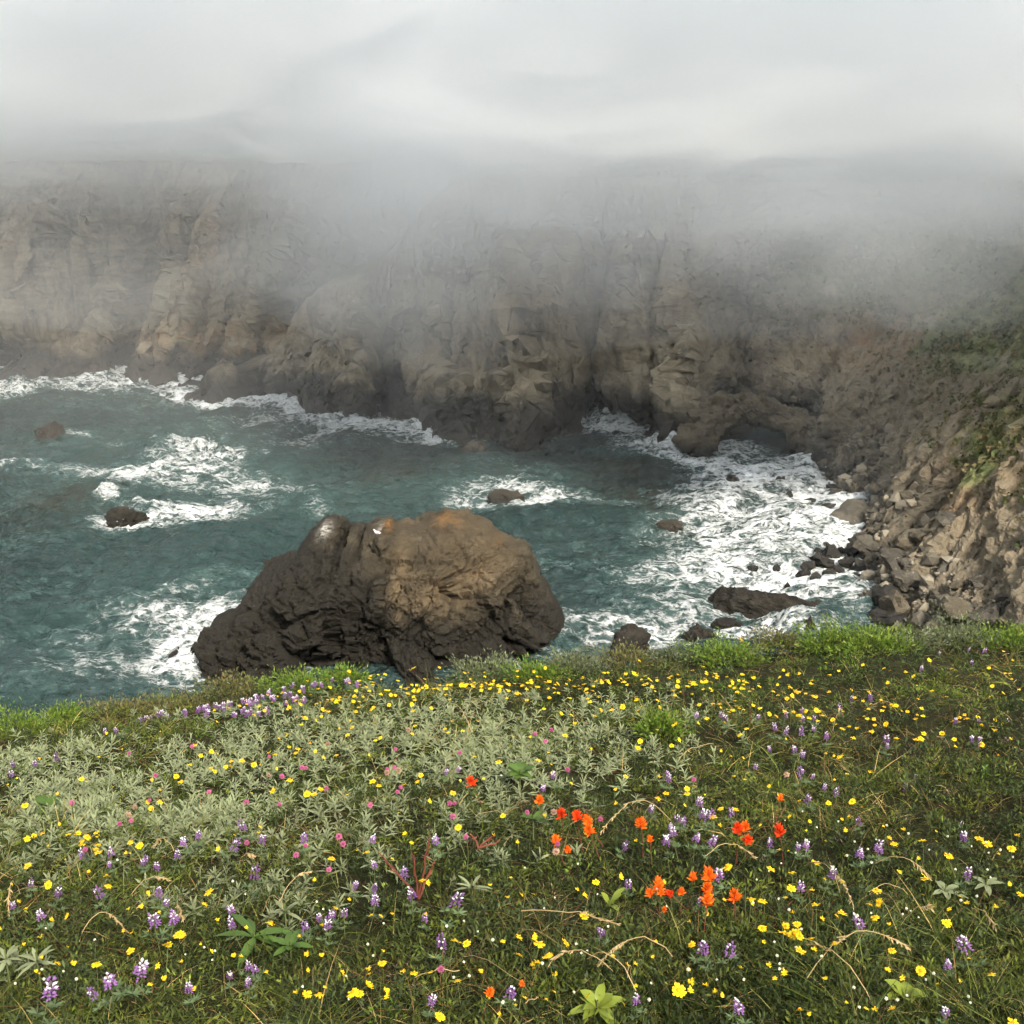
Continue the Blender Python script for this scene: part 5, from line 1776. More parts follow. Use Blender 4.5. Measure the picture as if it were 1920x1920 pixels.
LUP = spots("480,1660 290,1743 328,1735 435,1730 267,1847 210,1883 100,1903 180,1913 478,1830 467,1857 457,1583 495,1613 445,1622 295,1647 275,1630 573,1760 600,1740 615,1757 313,1710 187,1695 300,1697 28,1725 80,1747 60,1673 347,1610 67,1437 20,1447 23,1430 107,1432 375,1597 197,1368 217,1370 705,1707 703,1680 772,1692 857,1700 797,1735 647,1737 828,1783 1220,1540 1268,1560 1037,1493 1018,1522 837,1482 860,1482 1177,1665 1252,1480 1260,1590 1248,1607 1805,1777 1368,1797 1318,1788 1472,1400 1440,1437 1547,1477 1720,1435 1702,1447 1660,1400 1662,1413 1523,1462 1500,1458 1487,1438 1358,1360 1305,1357 1420,1367 1575,1317 1503,1340 1472,1353 1347,1653 1500,1683 1607,1750 1777,1812 1813,1648 1558,1663 1610,1620 1648,1617 1310,1523 1317,1557 1370,1550 1280,1567 1513,1510 1547,1410 1523,1397 1500,1405 1450,1392 1773,1897 1383,1917 1598,1300 1633,1295 1313,1693 1817,1215 1823,1237 1728,1252 1762,1218 1847,1217 1250,1475 1335,1605 1305,1600")
LUP_LAB = {(480, 1660): 'tall purple lupine with white tip standing alone above silver plants', (210, 1883): 'large purple lupine with a crown of white petals near the bottom corner', (267, 1847): 'plump lupine with white top and violet skirt above the largest bottom one',
           (290, 1743): 'purple lupine next to its whiter twin in the lower meadow', (328, 1735): 'white-topped lupine right of its purple twin in the lower meadow', (435, 1730): 'white-topped lupine at the edge of broad green leaves',
           (1805, 1777): 'big two-tone white and violet lupine alone in dark grass', (705, 1707): 'white-winged lupine with violet base between two dull ones', (1220, 1540): 'white-tipped lupine uphill of the paintbrush flowers',
           (1268, 1560): 'wide lupine with several white petals right of the paintbrush row', (1547, 1477): 'white-topped lupine at the end of the purple drift', (1472, 1400): 'bushy lupine with white flecks in the purple drift',
           (457, 1583): 'wide white-flecked lupine among the silver plants', (100, 1903): 'lupine cut by the bottom edge near the corner', (857, 1700): 'pink-purple lupine with one white petal in the lower middle', (828, 1783): 'tall mauve lupine fading to pink at its base'}
for px, py in LUP:
    h = frng.uniform(.06, .095)
    p = march(px, py, h)
    big = (px, py) in LUP_LAB
    s = frng.uniform(.55, .92) * (1.15 if big and py > 1600 else .9) * (1.15 if (px, py) in ((210, 1883), (1805, 1777)) else 1)
    kind = int(frng.integers(0, 8))
    if big and kind in (2, 6):
        kind = 0
    if big:
        lab = LUP_LAB[(px, py)]
        gp = 'lupines that stand out'
    elif py < 1340:
        lab, gp = 'tiny purple lupine near the far edge of the meadow', 'lupines near the far edge'
    elif py < 1500 and px > 1100:
        lab, gp = 'small violet lupine in the loose purple drift of the upper meadow', 'lupines of the loose drift'
    elif px < 700 and py > 1560:
        lab, gp = 'small violet lupine scattered below the silver plants', 'lupines below the silver plants'
    elif px < 700:
        lab, gp = 'small lilac lupine at the upper rim of the silver plants', 'lupines at the silver rim'
    else:
        lab, gp = 'small violet lupine scattered in the grassy lower meadow', 'lupines of the lower meadow'
    lupine(p, h, s, kind, lab, frng, gp)
for k in range(44):
    px, py = (frng.uniform(1250, 1900), frng.uniform(1300, 1650)) if k % 2 else (frng.uniform(20, 1250), frng.uniform(1600, 1900))
    p = march(px, py, .07)
    lupine(p, .07, frng.uniform(.45, .75), int(frng.integers(0, 8)), 'tiny lilac lupine half hidden in the grass', frng, 'half hidden lupines')
# far purple drift on the left skyline
for cx, cy, sx_, sy_, n in ((333, 1333, 35, 7, 16), (400, 1313, 40, 5, 14), (513, 1315, 35, 7, 16), (455, 1338, 25, 7, 8), (660, 1298, 22, 6, 7), (560, 1300, 40, 5, 8)):
    for _ in range(n):
        px, py = frng.normal(cx, sx_), frng.normal(cy, sy_)
        if py < 1290 or px < 0:
            continue
        p = march(px, py, .07)
        if p[1] < y_edge(p[0]):
            lupine(p, .07, frng.uniform(.55, .95), int(frng.choice([2, 6, 2, 6, 3])), 'tiny purple lupine in the drift along the seaward skyline', frng, 'lupines along the seaward skyline')

PINK = spots("463,1520 245,1528 223,1537 280,1500 575,1467 530,1475 575,1618 618,1653 160,1597 293,1468 613,1500 637,1603 645,1613 862,1435 747,1542 753,1530 727,1465 740,1462 827,1830 1003,1397 1033,1390 1023,1405 568,1465 1300,1480")
PINK += [(int(frng.uniform(100, 1150)), int(frng.uniform(1400, 1640))) for _ in range(18)]
for px, py in PINK:
    h = .11
    lab, gp = 'round magenta clover head among the silver plants', 'pink clover heads'
    if (px, py) == (827, 1830):
        lab = 'single bright magenta clover head low in the grassy middle'
    if px > 1000:
        lab = 'pale pink clover head at the back of the silver plants'
    head_flower('clover', march(px, py, h), h, frng.uniform(.75, 1.15), M_PINK, lab, gp, frng)
for px, py, lab in ((727, 1482, 'brown withered clover head left of its pair'), (748, 1480, 'tan withered clover head right of its pair'), (1038, 1567, 'pale round seed head between the scarlet paintbrushes'), (1042, 1620, 'pale round seed head below the big orange paintbrush'),
                    (1474, 1467, 'round brown seed head alone in the grass of the upper slope'), (505, 1475, 'brown clover head beside a magenta one'), (252, 1508, 'faded brown clover head in the silver leaves'), (240, 1518, 'dull brown clover head over two magenta ones'),
                    (617, 1432, 'small brown seed head above the daisies'), (766, 1390, 'fuzzy tan seed head at the rim of the silver plants')):
    head_flower('seed_head', march(px, py, .11), .11, frng.uniform(.95, 1.2), M_FADED, lab, 'withered clover heads', frng)

DSY = spots("338,1767 247,1798 577,1892 600,1888 185,1840 393,1692 93,1677 202,1660 623,1640 180,1550 163,1563 152,1568 127,1555 145,1553 153,1575 50,1565 63,1560 77,1555 183,1585 180,1597 185,1605 245,1587 263,1595 52,1623 155,1477 47,1512 277,1508 283,1517 300,1508 332,1470 340,1482 560,1423 557,1443 543,1415 525,1400 582,1410 517,1428 507,1423 455,1445 435,1443 425,1455 397,1455 403,1463 378,1433 367,1418 348,1430 398,1427 358,1447 478,1460 513,1500 545,1485 590,1508 602,1498 577,1507 632,1455 630,1720 510,1747 317,1787 207,1543 205,1682 "
            "1012,1777 973,1805 1027,1798 1008,1812 1060,1772 1095,1733 875,1790 853,1783 717,1817 693,1842 858,1852 777,1837 663,1885 675,1887 1272,1875 825,1917 688,1627 793,1670 860,1597 943,1583 850,1540 700,1488 712,1502 790,1488 783,1500 653,1402 705,1413 868,1398 773,1397 773,1348 1195,1435 1258,1427 1172,1483 1248,1507 1233,1517 890,1437 1008,1460 935,1460 1117,1673 1147,1348 1195,1348 1167,1343 "
            "1902,1903 1428,1763 1492,1762 1470,1765 1467,1777 1487,1780 1497,1783 1520,1785 1562,1790 1498,1807 1670,1805 1297,1778 1527,1725 1577,1737 1638,1742 1773,1747 1642,1690 1647,1713 1628,1717 1428,1710 1407,1703 1483,1662 1482,1688 1443,1653 1363,1645 1527,1642 1850,1583 1897,1587 1727,1598 1778,1615 1673,1608 1350,1540 1377,1540 1335,1557 1287,1498 1300,1492 1288,1507 1837,1562 1717,1393 1727,1385 1732,1375 1842,1387 1800,1340 1870,1322 1867,1348 1598,1405 1633,1387 1633,1442 1590,1380 1398,1390 1385,1400 1833,1423 1867,1450 1835,1440 1873,1405 1680,1393 1860,1823 1725,1830 1672,1900 1498,1910 1912,1683 1733,1663 1912,1513 1912,1547 1540,1353 1500,1355 1410,1353 1555,1292")
DSY_LAB = {(1902, 1903): 'biggest round yellow daisy in the bottom corner beside feathery leaves', (1272, 1875): 'wide yellow daisy alone near the bottom middle', (1012, 1777): 'open yellow daisy highest of the loose group in the lower middle',
           (338, 1767): 'yellow daisy facing forward below the pair of lupines', (577, 1892): 'yellow daisy left of its close twin at the bottom', (600, 1888): 'yellow daisy right of its close twin at the bottom', (180, 1550): 'largest yellow daisy at the top of the tight bunch on the silver side',
           (1487, 1780): 'largest yellow daisy in the tight bunch of the dark lower grass', (1428, 1763): 'yellow daisy apart on the left of the tight lower bunch', (1527, 1725): 'single yellow daisy uphill of the tight lower bunch', (560, 1423): 'brightest yellow daisy above the silver plants',
           (1850, 1583): 'wide flat yellow daisy far up on the dry side', (1642, 1690): 'flat yellow daisy above two orange-tinted ones', (393, 1692): 'single yellow daisy tilted sideways over the silver plants', (247, 1798): 'ragged yellow daisy above two red buds'}
n_d = 0
for px, py in DSY:
    h = frng.uniform(.055, .095)
    p = march(px, py, h)
    big = (px, py) in DSY_LAB
    s = frng.uniform(.66, 1.0) * (1.1 if big else .92) * (1.15 if (px, py) in ((1902, 1903), (1272, 1875)) else 1)
    if big:
        lab, gp = DSY_LAB[(px, py)], 'daisies that stand out'
    elif px < 700 and py < 1620:
        lab, gp = 'small yellow daisy among the silver-leaved plants', 'daisies among the silver plants'
    elif py < 1420:
        lab, gp = 'small yellow daisy scattered on the upper slope of the meadow', 'daisies of the upper slope'
    elif px > 1380:
        lab, gp = 'small yellow daisy scattered in the grass beyond the paintbrush flowers', 'daisies beyond the paintbrush'
    else:
        lab, gp = 'small yellow daisy scattered in the grassy lower meadow', 'daisies of the lower meadow'
    daisy(p, h, s, lab, gp, frng)
    n_d += 1
# the yellow band along the far edge
BAND = [(900, 1290, 190, 14, 5), (1150, 1282, 200, 18, 6), (1400, 1290, 170, 22, 4), (680, 1318, 130, 12, 3), (1700, 1330, 200, 40, 3), (1300, 1330, 200, 30, 2), (640, 1345, 120, 18, 1.5), (480, 1320, 120, 14, 1), (1600, 1250, 200, 22, 1.5),
        (1840, 1260, 90, 25, 1), (1050, 1320, 200, 16, 1.4), (1500, 1480, 300, 60, .8), (900, 1360, 220, 30, .8)]
wts = np.array([b[4] for b in BAND])
cand = []
while len(cand) < 470:
    b = BAND[frng.choice(len(BAND), p=wts / wts.sum())]
    px, py = frng.normal(b[0], b[2] * .8), frng.normal(b[1], b[3] * .8)
    if not (0 < px < 1920) or py < np.interp(px, [q[0] for q in EDGE_PX], [q[1] for q in EDGE_PX]) + 6:
        continue
    p = march(px, py, .075)
    if p[1] < y_edge(p[0]):
        cand.append(p)
cand.sort(key=lambda p: p[1])
for p in cand[:300 - n_d]:
    daisy(p, .075 + frng.uniform(-.02, .02), frng.uniform(.5, .8), 'small yellow daisy in the crowded yellow band near the far edge', 'daisies of the yellow band', frng)
pp, dd = [], []
for p in cand[300 - n_d:]:
    me = DAISY[frng.integers(0, 6)][0]
    v = np.empty(len(me.vertices) * 3, np.float32)
    me.vertices.foreach_get('co', v)
    f = np.empty(len(me.loops), np.int32)
    me.loops.foreach_get('vertex_index', f)
    v = v.reshape(-1, 3) * frng.uniform(.5, .8)
    tl = frng.normal(size=2) * .3
    v[:, 2] += v[:, 0] * tl[0] + v[:, 1] * tl[1]
    dd.append((v + p + np.array([0, 0, .075 + frng.uniform(-.02, .02)]), f.reshape(-1, 4)))
buds = []
for k in range(330):
    px, py = frng.uniform(0, 1920), frng.uniform(1300, 1905)
    if py < np.interp(px, [q[0] for q in EDGE_PX], [q[1] for q in EDGE_PX]) + 12:
        continue
    p = march(px, py, .06)
    me = DAISY[frng.integers(0, 6)][0]
    v = np.empty(len(me.vertices) * 3, np.float32)
    me.vertices.foreach_get('co', v)
    f = np.empty(len(me.loops), np.int32)
    me.loops.foreach_get('vertex_index', f)
    v = v.reshape(-1, 3) * frng.uniform(.25, .5) * np.array([1, 1, frng.uniform(1, 3)])
    tl = frng.normal(size=2) * .4
    v[:, 2] += v[:, 0] * tl[0] + v[:, 1] * tl[1]
    dd.append((v + p + np.array([0, 0, .06 + frng.uniform(-.02, .02)]), f.reshape(-1, 4)))
o = add('daisy_carpet', mesh_from('daisy_carpet', *merge(dd), True), M_YPETAL)
tag(o, 'crowd of tiny yellow daisies and buds thickest along the far meadow edge', 'flowers', kind='stuff')

# small white and cream buttons
WH = spots("1697,1723 1705,1728 1690,1735 1720,1740 1640,1600 1660,1570 1700,1590 1740,1610 1790,1640 1820,1600 1850,1640 1600,1600 1570,1560 1530,1570 1490,1620 1500,1770 1450,1790 1460,1830 1290,1830 1310,1790 1250,1700 1140,1740 1120,1690 1080,1770 1090,1790 940,1500 1040,1700 870,1740 880,1840 870,1820 720,1750 700,1800 690,1780 650,1850 655,1905 400,1820 385,1800 405,1805 150,1885 125,1865 85,1860 35,1885 180,1780 90,1770 350,1815 1750,1830 1600,1860 1610,1900 1730,1720 1800,1700 1560,1650 1470,1560 1440,1600 1220,1860 1216,1895 1076,1870 1460,1840 1775,1580 1875,1600 1830,1690 1490,1800 1455,1815 1735,1842 1680,1790 1700,1870 1605,1740")
for k in range(45):
    WH.append((int(frng.uniform(1380, 1900)), int(frng.uniform(1540, 1900))) if k % 2 else (int(frng.uniform(20, 1350)), int(frng.uniform(1620, 1900))))
for px, py in WH:
    head_flower('white_button_flower', march(px, py, .09), .09, frng.uniform(.24, .42), M_CREAM, 'tiny round white button flower scattered in the lower grass', 'tiny white button flowers', frng)


# ------------------------------------------------------------------ dry stalks, broad leaves, red stems
def stalk(base, tip, hb, ht, arch, label, group, head=True, mat=None, r=.0016, seed=0, name='dry_grass_stalk'):
    rg = np.random.default_rng(seed)
    a = march(*base, hb)
    a[2] += hb
    b = march(*tip, ht)
    b[2] += ht
    if arch < 0:                                  # upright: the tip stands above the foot
        d = ray(*tip)
        y = a[1]
        b = np.array([d[0] / d[1] * y, y, CAM_Z + d[2] / d[1] * y])
    t = np.linspace(0, 1, 9)[:, None]
    P = a + (b - a) * t + np.array([0, 0, 1]) * max(arch, 0) * 4 * t * (1 - t) + rg.normal(size=(9, 3)) * .002
    root = add(name, None, loc=a)
    tag(root, label, 'grass stalk', group)
    V, F = tube(P - a, r, r * .6)
    add('stem', mesh_from('stem', V, F, True), mat or M_STRAW, root)
    if head:
        n = 34
        u = .62 + .38 * np.arange(n) / n
        c = np.stack([np.interp(u, t[:, 0], (P - a)[:, i]) for i in range(3)], -1)
        ax_ = unit(P[-1] - P[-3])
        d = unit(ax_ + rg.normal(size=(n, 3)) * .35)
        V, F, _ = ribbons(c, d, np.zeros((n, 3)), rg.uniform(.010, .018, n), rg.uniform(.0025, .0045, n), 2, shape=np.array([.4, 1, .1]), rg=rg)
        add('seed_head', mesh_from('seed_head', V, F, True), mat or M_STRAW, root)


STK = [((1255, 1562), (1127, 1590), .05, .05, .10, 'arching straw stalk that bends over the paintbrush row'), ((1262, 1800), (1118, 1815), .05, .04, .07, 'bowed straw stalk low in the middle grass'), ((980, 1728), (1157, 1738), .06, .07, .02, 'thick straw stalk lying level across the middle'),
       ((1505, 1645), (1600, 1722), .05, .06, .06, 'thin straw stalk hooked over beside the stacked daisies'), ((1640, 1640), (1742, 1665), .07, .08, .05, 'pale straw stalk with a forked head beyond the daisies'), ((1570, 1780), (1700, 1800), .07, .06, .03, 'straw stalk lying right of the tight daisy bunch'),
       ((1640, 1895), (1510, 1798), .02, .06, .05, 'long dry stalk rising from the bottom edge to the daisies'), ((1820, 1715), (1865, 1748), .07, .06, .02, 'short straw stalk on the dry side'), ((1320, 1630), (1415, 1630), .06, .05, .05, 'low bowed stalk under the dense paintbrush clump'),
       ((1690, 1335), (1630, 1320), .04, .06, .06, 'curled straw stalk in the upper dry grass'), ((1730, 1460), (1800, 1470), .05, .05, .07, 'curled straw tuft stalk on the upper dry slope'), ((1150, 1830), (1030, 1810), .04, .05, .05, 'dry stalk leaning by the lower daisies'),
       ((330, 1620), (290, 1595), .05, .05, .04, 'short tan stalk leaning over the silver plants'), ((520, 1720), (580, 1660), .05, .08, .03, 'upright tan seed head beside the lupines'), ((150, 1790), (240, 1770), .05, .05, .08, 'pinkish curled stalks in the lower corner'),
       ((40, 1690), (20, 1740), .06, .05, .07, 'nodding tan stalk near the side edge'), ((250, 1700), (320, 1680), .05, .07, .04, 'tan stalk across the lupines of the lower meadow'), ((840, 1360), (885, 1400), .05, .05, .05, 'straw stalk at the back rim of the silver plants'),
       ((1870, 1500), (1840, 1470), .05, .06, .05, 'bent straw stalk near the far side'), ((1560, 1395), (1575, 1330), .04, .10, .02, 'thin pale stalk rising over the purple drift'), ((860, 1838), (780, 1842), .05, .05, .01, 'straight grey straw lying flat near the bottom'),
       ((985, 1888), (1010, 1878), .05, .06, .005, 'short straight straw bit near the bottom middle'), ((1270, 1452), (1338, 1425), .06, .11, .02, 'white bleached twig leaning in the upper grass'), ((1190, 1870), (1100, 1800), .03, .05, .06, 'grey curved stem by the yellow-green leaves')]
for k, (b_, t_, hb, ht, ar, lab) in enumerate(STK):
    stalk(b_, t_, hb, ht, ar, lab, 'dry stalks in the meadow', 'straight' not in lab and 'twig' not in lab and 'grey' not in lab, None, .0022 if 'twig' in lab or 'thick' in lab else .0016, 830 + k)
for k, (b_, t_, lab, hd) in enumerate((((1004, 1250), (1011, 1127), 'tallest pale stem standing against the sea stack', False), ((505, 1275), (511, 1212), 'dry stem standing against the black foot of the stack', True), ((520, 1272), (537, 1208), 'bent dry stem right of the first one on the seaward side', True),
                                       ((682, 1264), (686, 1222), 'short reddish stem in front of the black stack face', True), ((842, 1256), (819, 1187), 'thin stem leaning left in front of the stack', True), ((855, 1256), (853, 1190), 'thin upright stem in front of the stack', False),
                                       ((842, 1256), (866, 1203), 'thin stem leaning right in front of the stack', True), ((774, 1262), (790, 1215), 'short leaning stem left of the red leaves', True), ((1556, 1200), (1545, 1150), 'reddish stem before the slab tail', True),
                                       ((1440, 1215), (1432, 1195), 'small dead stem before the surf', True), ((560, 1270), (575, 1228), 'small bent stem by the leafy mound under the cleft', True))):
    stalk(b_, t_, .02, 0, -1, lab, 'stems on the skyline', hd, M_REDSTEM if 'redd' in lab else None, .0022, 860 + k)
rgs = np.random.default_rng(880)
for k in range(24):
    px, py = rgs.uniform(-40, 1960), rgs.uniform(1290, 1905)
    if blobs(px, py, SILV) > .5 or py < np.interp(px, [q[0] for q in EDGE_PX], [q[1] for q in EDGE_PX]) + 25:
        continue
    sc_ = (py - 900) / 900
    stalk((px, py), (px + rgs.normal() * 60 * sc_, py + rgs.normal(-12, 26) * sc_), .03, rgs.uniform(.06, .11), rgs.uniform(.01, .06), 'thin arching straw-coloured grass stalk scattered in the meadow', 'thin scattered grass stalks', rgs.random() < .6, None, .0011, 900 + k)


def broad_plant(label, px, py, n, L, W, mat, seed, el=(.2, 1.0), h=.03, cat='plant', name='broad_leaf_plant'):
    rg = np.random.default_rng(seed)
    p = march(px, py, h)
    root = add(name, None, loc=p)
    tag(root, label, cat, 'broad-leaved plants')
    for i in range(n):
        a = 2.4 * i + rg.uniform(-.4, .4)
        e = rg.uniform(*el)
        d = np.array([[math.cos(a) * math.cos(e), math.sin(a) * math.cos(e), math.sin(e)]])
        side = unit(np.cross(d, np.array([[0, 0, 1.0]])))
        l = L * rg.uniform(.7, 1.15)
        V, F, _ = ribbons(np.array([[0, 0, h * .6]]), d, np.array([[math.cos(a) * .2, math.sin(a) * .2, -.35]]), np.array([l]), np.array([W * rg.uniform(.8, 1.1)]), 6, side=side,
                          shape=np.array([.12, .55, .9, 1.0, .9, .6, .08]), rg=rg)
        nn = np.cross(side, d)
        V = V.reshape(7, 2, 3)
        V[:, :, 2] += np.array([0, .06, .1, .1, .08, .04, 0])[:, None] * W
        V += rg.normal(size=V.shape) * W * .03
        # midrib: split every strip so that the leaf folds
        mid = V.mean(1) - nn * W * .12
        V3 = np.stack([V[:, 0], mid, V[:, 1]], 1).reshape(-1, 3)
        F3 = np.array([(r_ * 3 + c_, r_ * 3 + c_ + 1, r_ * 3 + c_ + 4, r_ * 3 + c_ + 3) for r_ in range(6) for c_ in range(2)])
        add('leaf', mesh_from('leaf', V3, F3, True), mat, root)
    V, F = tube(np.array([(0, 0, -.05), (0, 0, 0), (0, 0, h)]), .003, .002)
    add('stem', mesh_from('stem', V, F, True), M_STEM, root)


broad_plant('yellow-green plant with broad glossy leaves at the bottom edge', 1120, 1885, 13, .058, .028, M_FRESH, 951, (.1, 1.3), .05)
broad_plant('plant with long deep green leaves below the white-topped lupine', 478, 1768, 9, .095, .026, M_DEEP, 952, (.05, .7), .04)
broad_plant('smaller broad-leaved plant beside the long deep green leaves', 545, 1785, 8, .062, .026, M_DEEP, 953, (.2, 1.0), .04)
broad_plant('round-leaved green plant framed by silver leaves in the middle', 975, 1475, 12, .065, .036, M_DEEP, 954, (.3, 1.0), .06)
broad_plant('yellow-green ragged leaf tuft near the bottom of the dry side', 1698, 1862, 6, .055, .036, M_FRESH, 955, (.3, 1.2), .06)
broad_plant('pale woolly grey leaf rosette above the lone two-tone lupine', 1772, 1672, 8, .055, .022, M_SILVER, 956, (.1, .9), .06)
broad_plant('small pale grey rosette beside the larger woolly one', 1850, 1655, 5, .045, .018, M_SILVER, 957, (.2, .9), .06)
broad_plant('dark green round-leaved plant among silver plants on the seaward side', 92, 1512, 7, .08, .050, M_DEEP, 958, (.3, 1.2), .06)
broad_plant('narrow fresh green leaves upright in the middle grass', 1143, 1700, 4, .07, .020, M_FRESH, 959, (.7, 1.4), .05)
broad_plant('red-tinted leaf tuft standing against the stack on the skyline', 800, 1262, 6, .10, .016, M_ORANGE, 960, (.8, 1.4), .05)
broad_plant('large silver star plant alone in the bottom corner', 72, 1818, 13, .058, .012, M_SILVER, 961, (.1, 1.1), .08)
broad_plant('silver star plant cut by the side edge at the bottom', 15, 1822, 12, .055, .012, M_SILVER, 962, (.1, 1.1), .08)
broad_plant('clear silver star plant right of the lone tall lupine', 535, 1715, 11, .06, .013, M_SILVER, 963, (.1, 1.1), .08)
broad_plant('silver star plant below the big orange paintbrush on the open grass', 885, 1665, 11, .06, .011, M_SILVER, 964, (.1, 1.1), .08)
broad_plant('deep green leaves under the scarlet paintbrush heads', 1000, 1572, 6, .06, .024, M_DEEP, 965, (.2, .9), .05)


def red_plant(label, px, py, tips, seed):
    p = march(px, py, .02)
    root = add('red_stemmed_plant', None, loc=p)
    tag(root, label, 'plant', 'red-stemmed plants')
    rg = np.random.default_rng(seed)
    for tx, ty in tips:
        d = ray(tx, ty)
        y = p[1] + rg.uniform(-.03, .05)
        b = np.array([d[0] / d[1] * y, y, CAM_Z + d[2] / d[1] * y]) - p
        t = np.linspace(0, 1, 7)[:, None]
        P = b * t + np.array([0, 0, 1]) * .05 * t * (1 - t) * np.linalg.norm(b) + rg.normal(size=(7, 3)) * .002
        V, F = tube(P, .0040, .0022, 5)
        st = add('stem', mesh_from('stem', V, F, True), M_REDSTEM, root)
        n = 12
        c = b * np.linspace(.55, 1, n)[:, None]
        V, F, _ = ribbons(c, unit(b / np.linalg.norm(b) + rg.normal(size=(n, 3)) * .5), np.zeros((n, 3)), rg.uniform(.012, .02, n), np.full(n, .004), 2, shape=np.array([.5, 1, .1]), rg=rg)
        add('bract_tip', mesh_from('bract_tip', V, F, True), M_REDSTEM, st)


red_plant('branching dark red stems standing among withered leaves in the middle', 785, 1690, ((716, 1606), (775, 1606), (806, 1568), (812, 1620)), 971)
red_plant('smaller dark red branched stem right of the first one', 898, 1630, ((885, 1565), (922, 1568), (935, 1580)), 972)

# ------------------------------------------------------------------ gull on the stack
def gull(px, py, y):
    q = at_y(px, py, y)
    k = np.argmin(((P_STACK - q) ** 2).sum(-1) + np.where(P_STACK[:, 1] > y + 1, 1e3, 0))
    p = P_STACK[k]
    rows = [(-.26, .012, .20), (-.16, .05, .20), (-.04, .085, .20), (.08, .085, .22), (.15, .06, .27), (.19, .042, .33), (.22, .045, .36), (.25, .035, .365), (.285, .012, .355), (.33, .004, .345)]
    V, F = tube(np.array([(a, 0, c) for a, b, c in rows]), .05, .05, 10)
    V = V.reshape(len(rows), 10, 3)
    ctr = V.mean(1, keepdims=True)
    V = ctr + (V - ctr) / .05 * np.array([b for a, b, c in rows])[:, None, None]
    root = add('gull', mesh_from('gull', V.reshape(-1, 3), F, True), M_GULL, loc=p - np.array([0, 0, .02]), rot=(0, 0, 2.6))
    tag(root, 'white gull perched on the shoulder of the sea stack', 'bird')
    for s in (-1, 1):
        V, F = tube(np.array([(.02, .03 * s, .14), (.02, .03 * s, 0), (.06, .035 * s, -.01)]), .008, .008)
        add('leg', mesh_from('leg', V, F, True), M_YDISC, root)
        V, F, _ = ribbons(np.array([[.08, .075 * s, .25]]), np.array([[-1.0, .02 * s, -.08]]), np.zeros((1, 3)), np.array([.36]), np.array([.12]), 4, side=np.array([[0, .25 * s, 1.0]]), shape=np.array([.5, 1, .9, .5, .05]))
        add('wing', mesh_from('wing', V, F, True), M_GULLWING, root)


P_STACK = STACK_P
t = NT('gull_white')
M_GULL = t.done((0.82, 0.82, 0.80), .8)
t = NT('gull_wing_grey')
M_GULLWING = t.done((0.42, 0.44, 0.46), .8)
gull(709, 1004, YR - 2)

# ================================================================== air: even haze, and the fog bank over the far cliffs
def box_mesh(name, lo, hi):
    V = [(x, y, z) for x in (lo[0], hi[0]) for y in (lo[1], hi[1]) for z in (lo[2], hi[2])]
    F = [(0, 1, 3, 2), (4, 6, 7, 5), (0, 4, 5, 1), (2, 3, 7, 6), (0, 2, 6, 4), (1, 5, 7, 3)]
    return mesh_from(name, V, F, False)


def air(name, density, color=(0.995, 0.995, 0.995), aniso=0.0):
    t = NT(name)
    t.n.remove(t.b)
    pv = t.new('ShaderNodeVolumePrincipled')
    pv.inputs['Color'].default_value = (*color, 1)
    pv.inputs['Density'].default_value = density
    pv.inputs['Anisotropy'].default_value = aniso
    t.link(pv.outputs[0], t.out.inputs['Volume'])
    return t.m


o = add('haze', box_mesh('haze', (-1000, -260, -6), (600, 900, 190)), air('haze', 0.00006))
tag(o, 'thin sea haze over the whole cove', 'haze', kind='stuff')

fog = add('fog_bank', None, None, loc=(0, 190, 30))
tag(fog, 'white fog bank rolling over the cliff tops', 'fog', kind='stuff')
fog_inv = Vector((0, -190, -30))


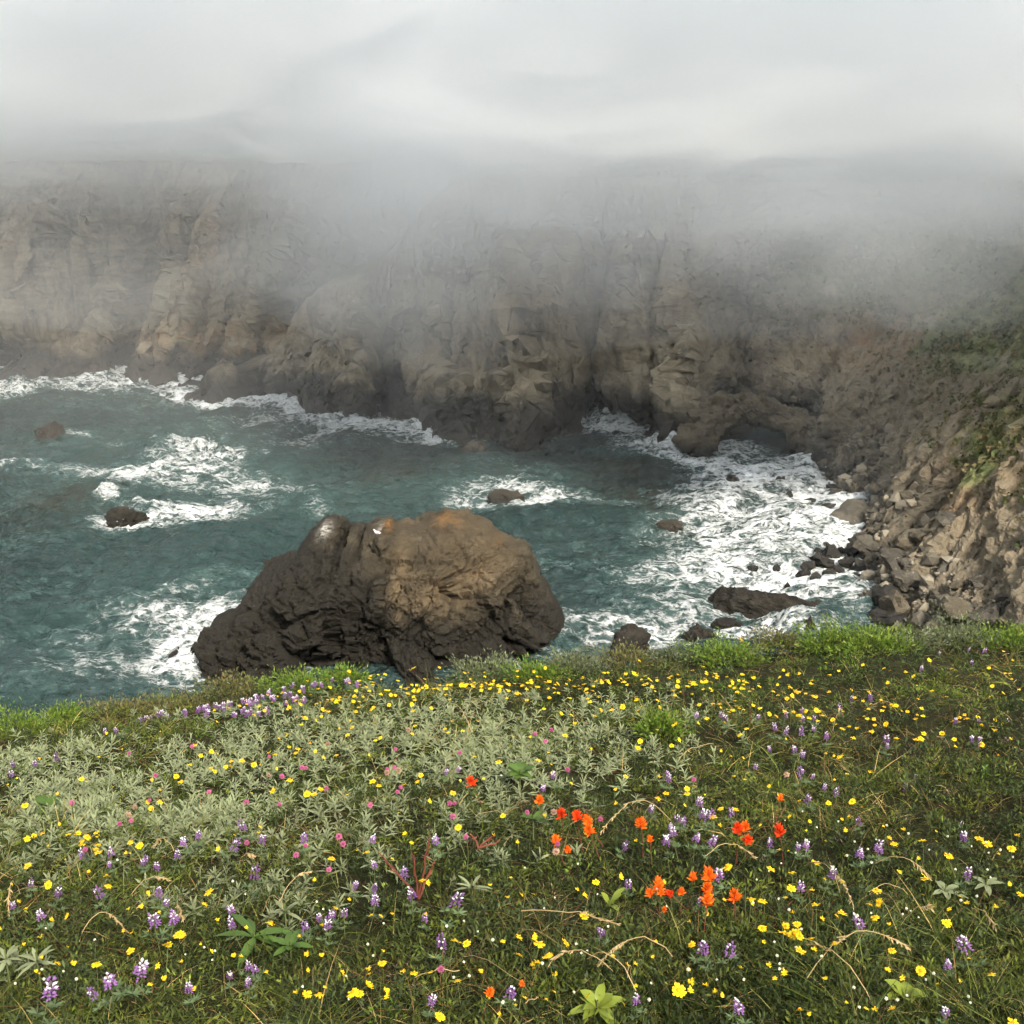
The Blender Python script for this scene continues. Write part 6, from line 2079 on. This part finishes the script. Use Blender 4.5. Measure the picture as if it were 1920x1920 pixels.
def fog_layer(k, zb, front, mat, wave, soft=60.0, lead=1.0):
    """a closed pillow of air: flat-ish underside, top rising inland"""
    nx, ny = 90, 80
    gx, gy = np.meshgrid(np.linspace(-420, 520, nx), front + (np.linspace(0, 1, ny) ** 1.8) * (620 - front), indexing='ij')
    shift = lead * (42 * sstep(-36, -4, gx) + 17 * sstep(18, 52, gx)) * (1 - sstep(200, 400, gy))
    edge = np.minimum(sstep(0, soft, gy - front + 22 * fbm(gx * .02, k * 3.3, .5, 501 + k, 3)), np.minimum(sstep(-420, -390, gx), np.minimum(1 - sstep(490, 520, gx), 1 - sstep(500, 620, gy))))
    # every layer ends at the same soft, uneven top of the bank
    ga = gy - shift
    top = 42.0 + 0.15 * np.maximum(ga - 105, 0) + 0.8 * fbm(gx * .012, ga * .015, 1.7, 531, 4) - 0.06 * k
    bot = zb + wave * fbm(gx * .028, gy * .028, k * 2.1, 511 + k, 3)
    edge = np.maximum(edge, 0.02)
    mid = np.minimum(bot + 12, top - 2)
    zt, zbm = mid + (top - mid) * edge, mid + (bot - mid) * edge
    zt[0], zt[-1], zt[:, 0], zt[:, -1] = mid[0], mid[-1], mid[:, 0], mid[:, -1]
    zbm[0], zbm[-1], zbm[:, 0], zbm[:, -1] = mid[0], mid[-1], mid[:, 0], mid[:, -1]
    gy = gy - shift
    n = nx * ny
    Vt, Vb = np.stack([gx, gy, zt], -1).reshape(-1, 3), np.stack([gx, gy, zbm], -1).reshape(-1, 3)
    F = grid_faces(nx, ny)
    # the rims of the two sheets are the same points: weld them
    ids = np.arange(n).reshape(nx, ny)
    rim = np.zeros((nx, ny), bool)
    rim[0], rim[-1], rim[:, 0], rim[:, -1] = True, True, True, True
    map2 = np.where(rim, ids, ids + n).ravel()
    V = np.concatenate([Vt, Vb]) + np.array(fog_inv)
    add('fog_layer', mesh_from('fog_layer', V, np.concatenate([F, map2[F][:, ::-1]]), True), mat, fog)


def fog_wisp(c, r, mat, seed):
    V, F = ico(4)
    d = 1 + 0.75 * fbm(V[:, 0] * 1.3 + seed, V[:, 1] * 1.3, V[:, 2] * 1.3, seed, 4)
    V = V * d[:, None] * np.array(r) + np.array(c) + np.array(fog_inv)
    add('fog_wisp', mesh_from('fog_wisp', V, F, True), mat, fog)


for k, (zb, fr, dn) in enumerate(((15, 136, .0058), (20, 128, .0060), (23, 120, .0062))):
    fog_layer(k, zb, fr, air('fog_layer', dn), 8)
# the body of the bank, inland of the brow
fog_layer(6, 20, 190, air('fog_body', 0.010), 8, 90.0)
# thinner air below the bank, over the faces of the cliffs
fog_layer(5, 5, 128, air('fog_skirt', 0.0044), 6, 55.0)
# thin sea mist down to the water at the far side of the cove
fog_layer(7, -12, 98, air('sea_mist', 0.0024), 1, 50, 0.3)
M_WISP = air('fog_wisp', 0.008)
for i, ((px, py, yy), r) in enumerate((((850, 420, 132), (17, 10, 14)), ((740, 360, 140), (18, 11, 13)), ((930, 500, 126), (15, 8, 9)), ((1020, 350, 132), (30, 13, 10)), ((1330, 430, 112), (16, 8, 6)), ((1560, 420, 100), (18, 9, 6)), ((1780, 470, 90), (14, 8, 5)))):
    c = at_y(px, py, yy)
    for j, s in enumerate((1.15, 0.8, 0.5) if i < 4 else (1.1, 0.65)):
        fog_wisp(c + np.array([0, 0, 2.0 * j]), np.array(r) * s, M_WISP, 520 + i * 7 + j)
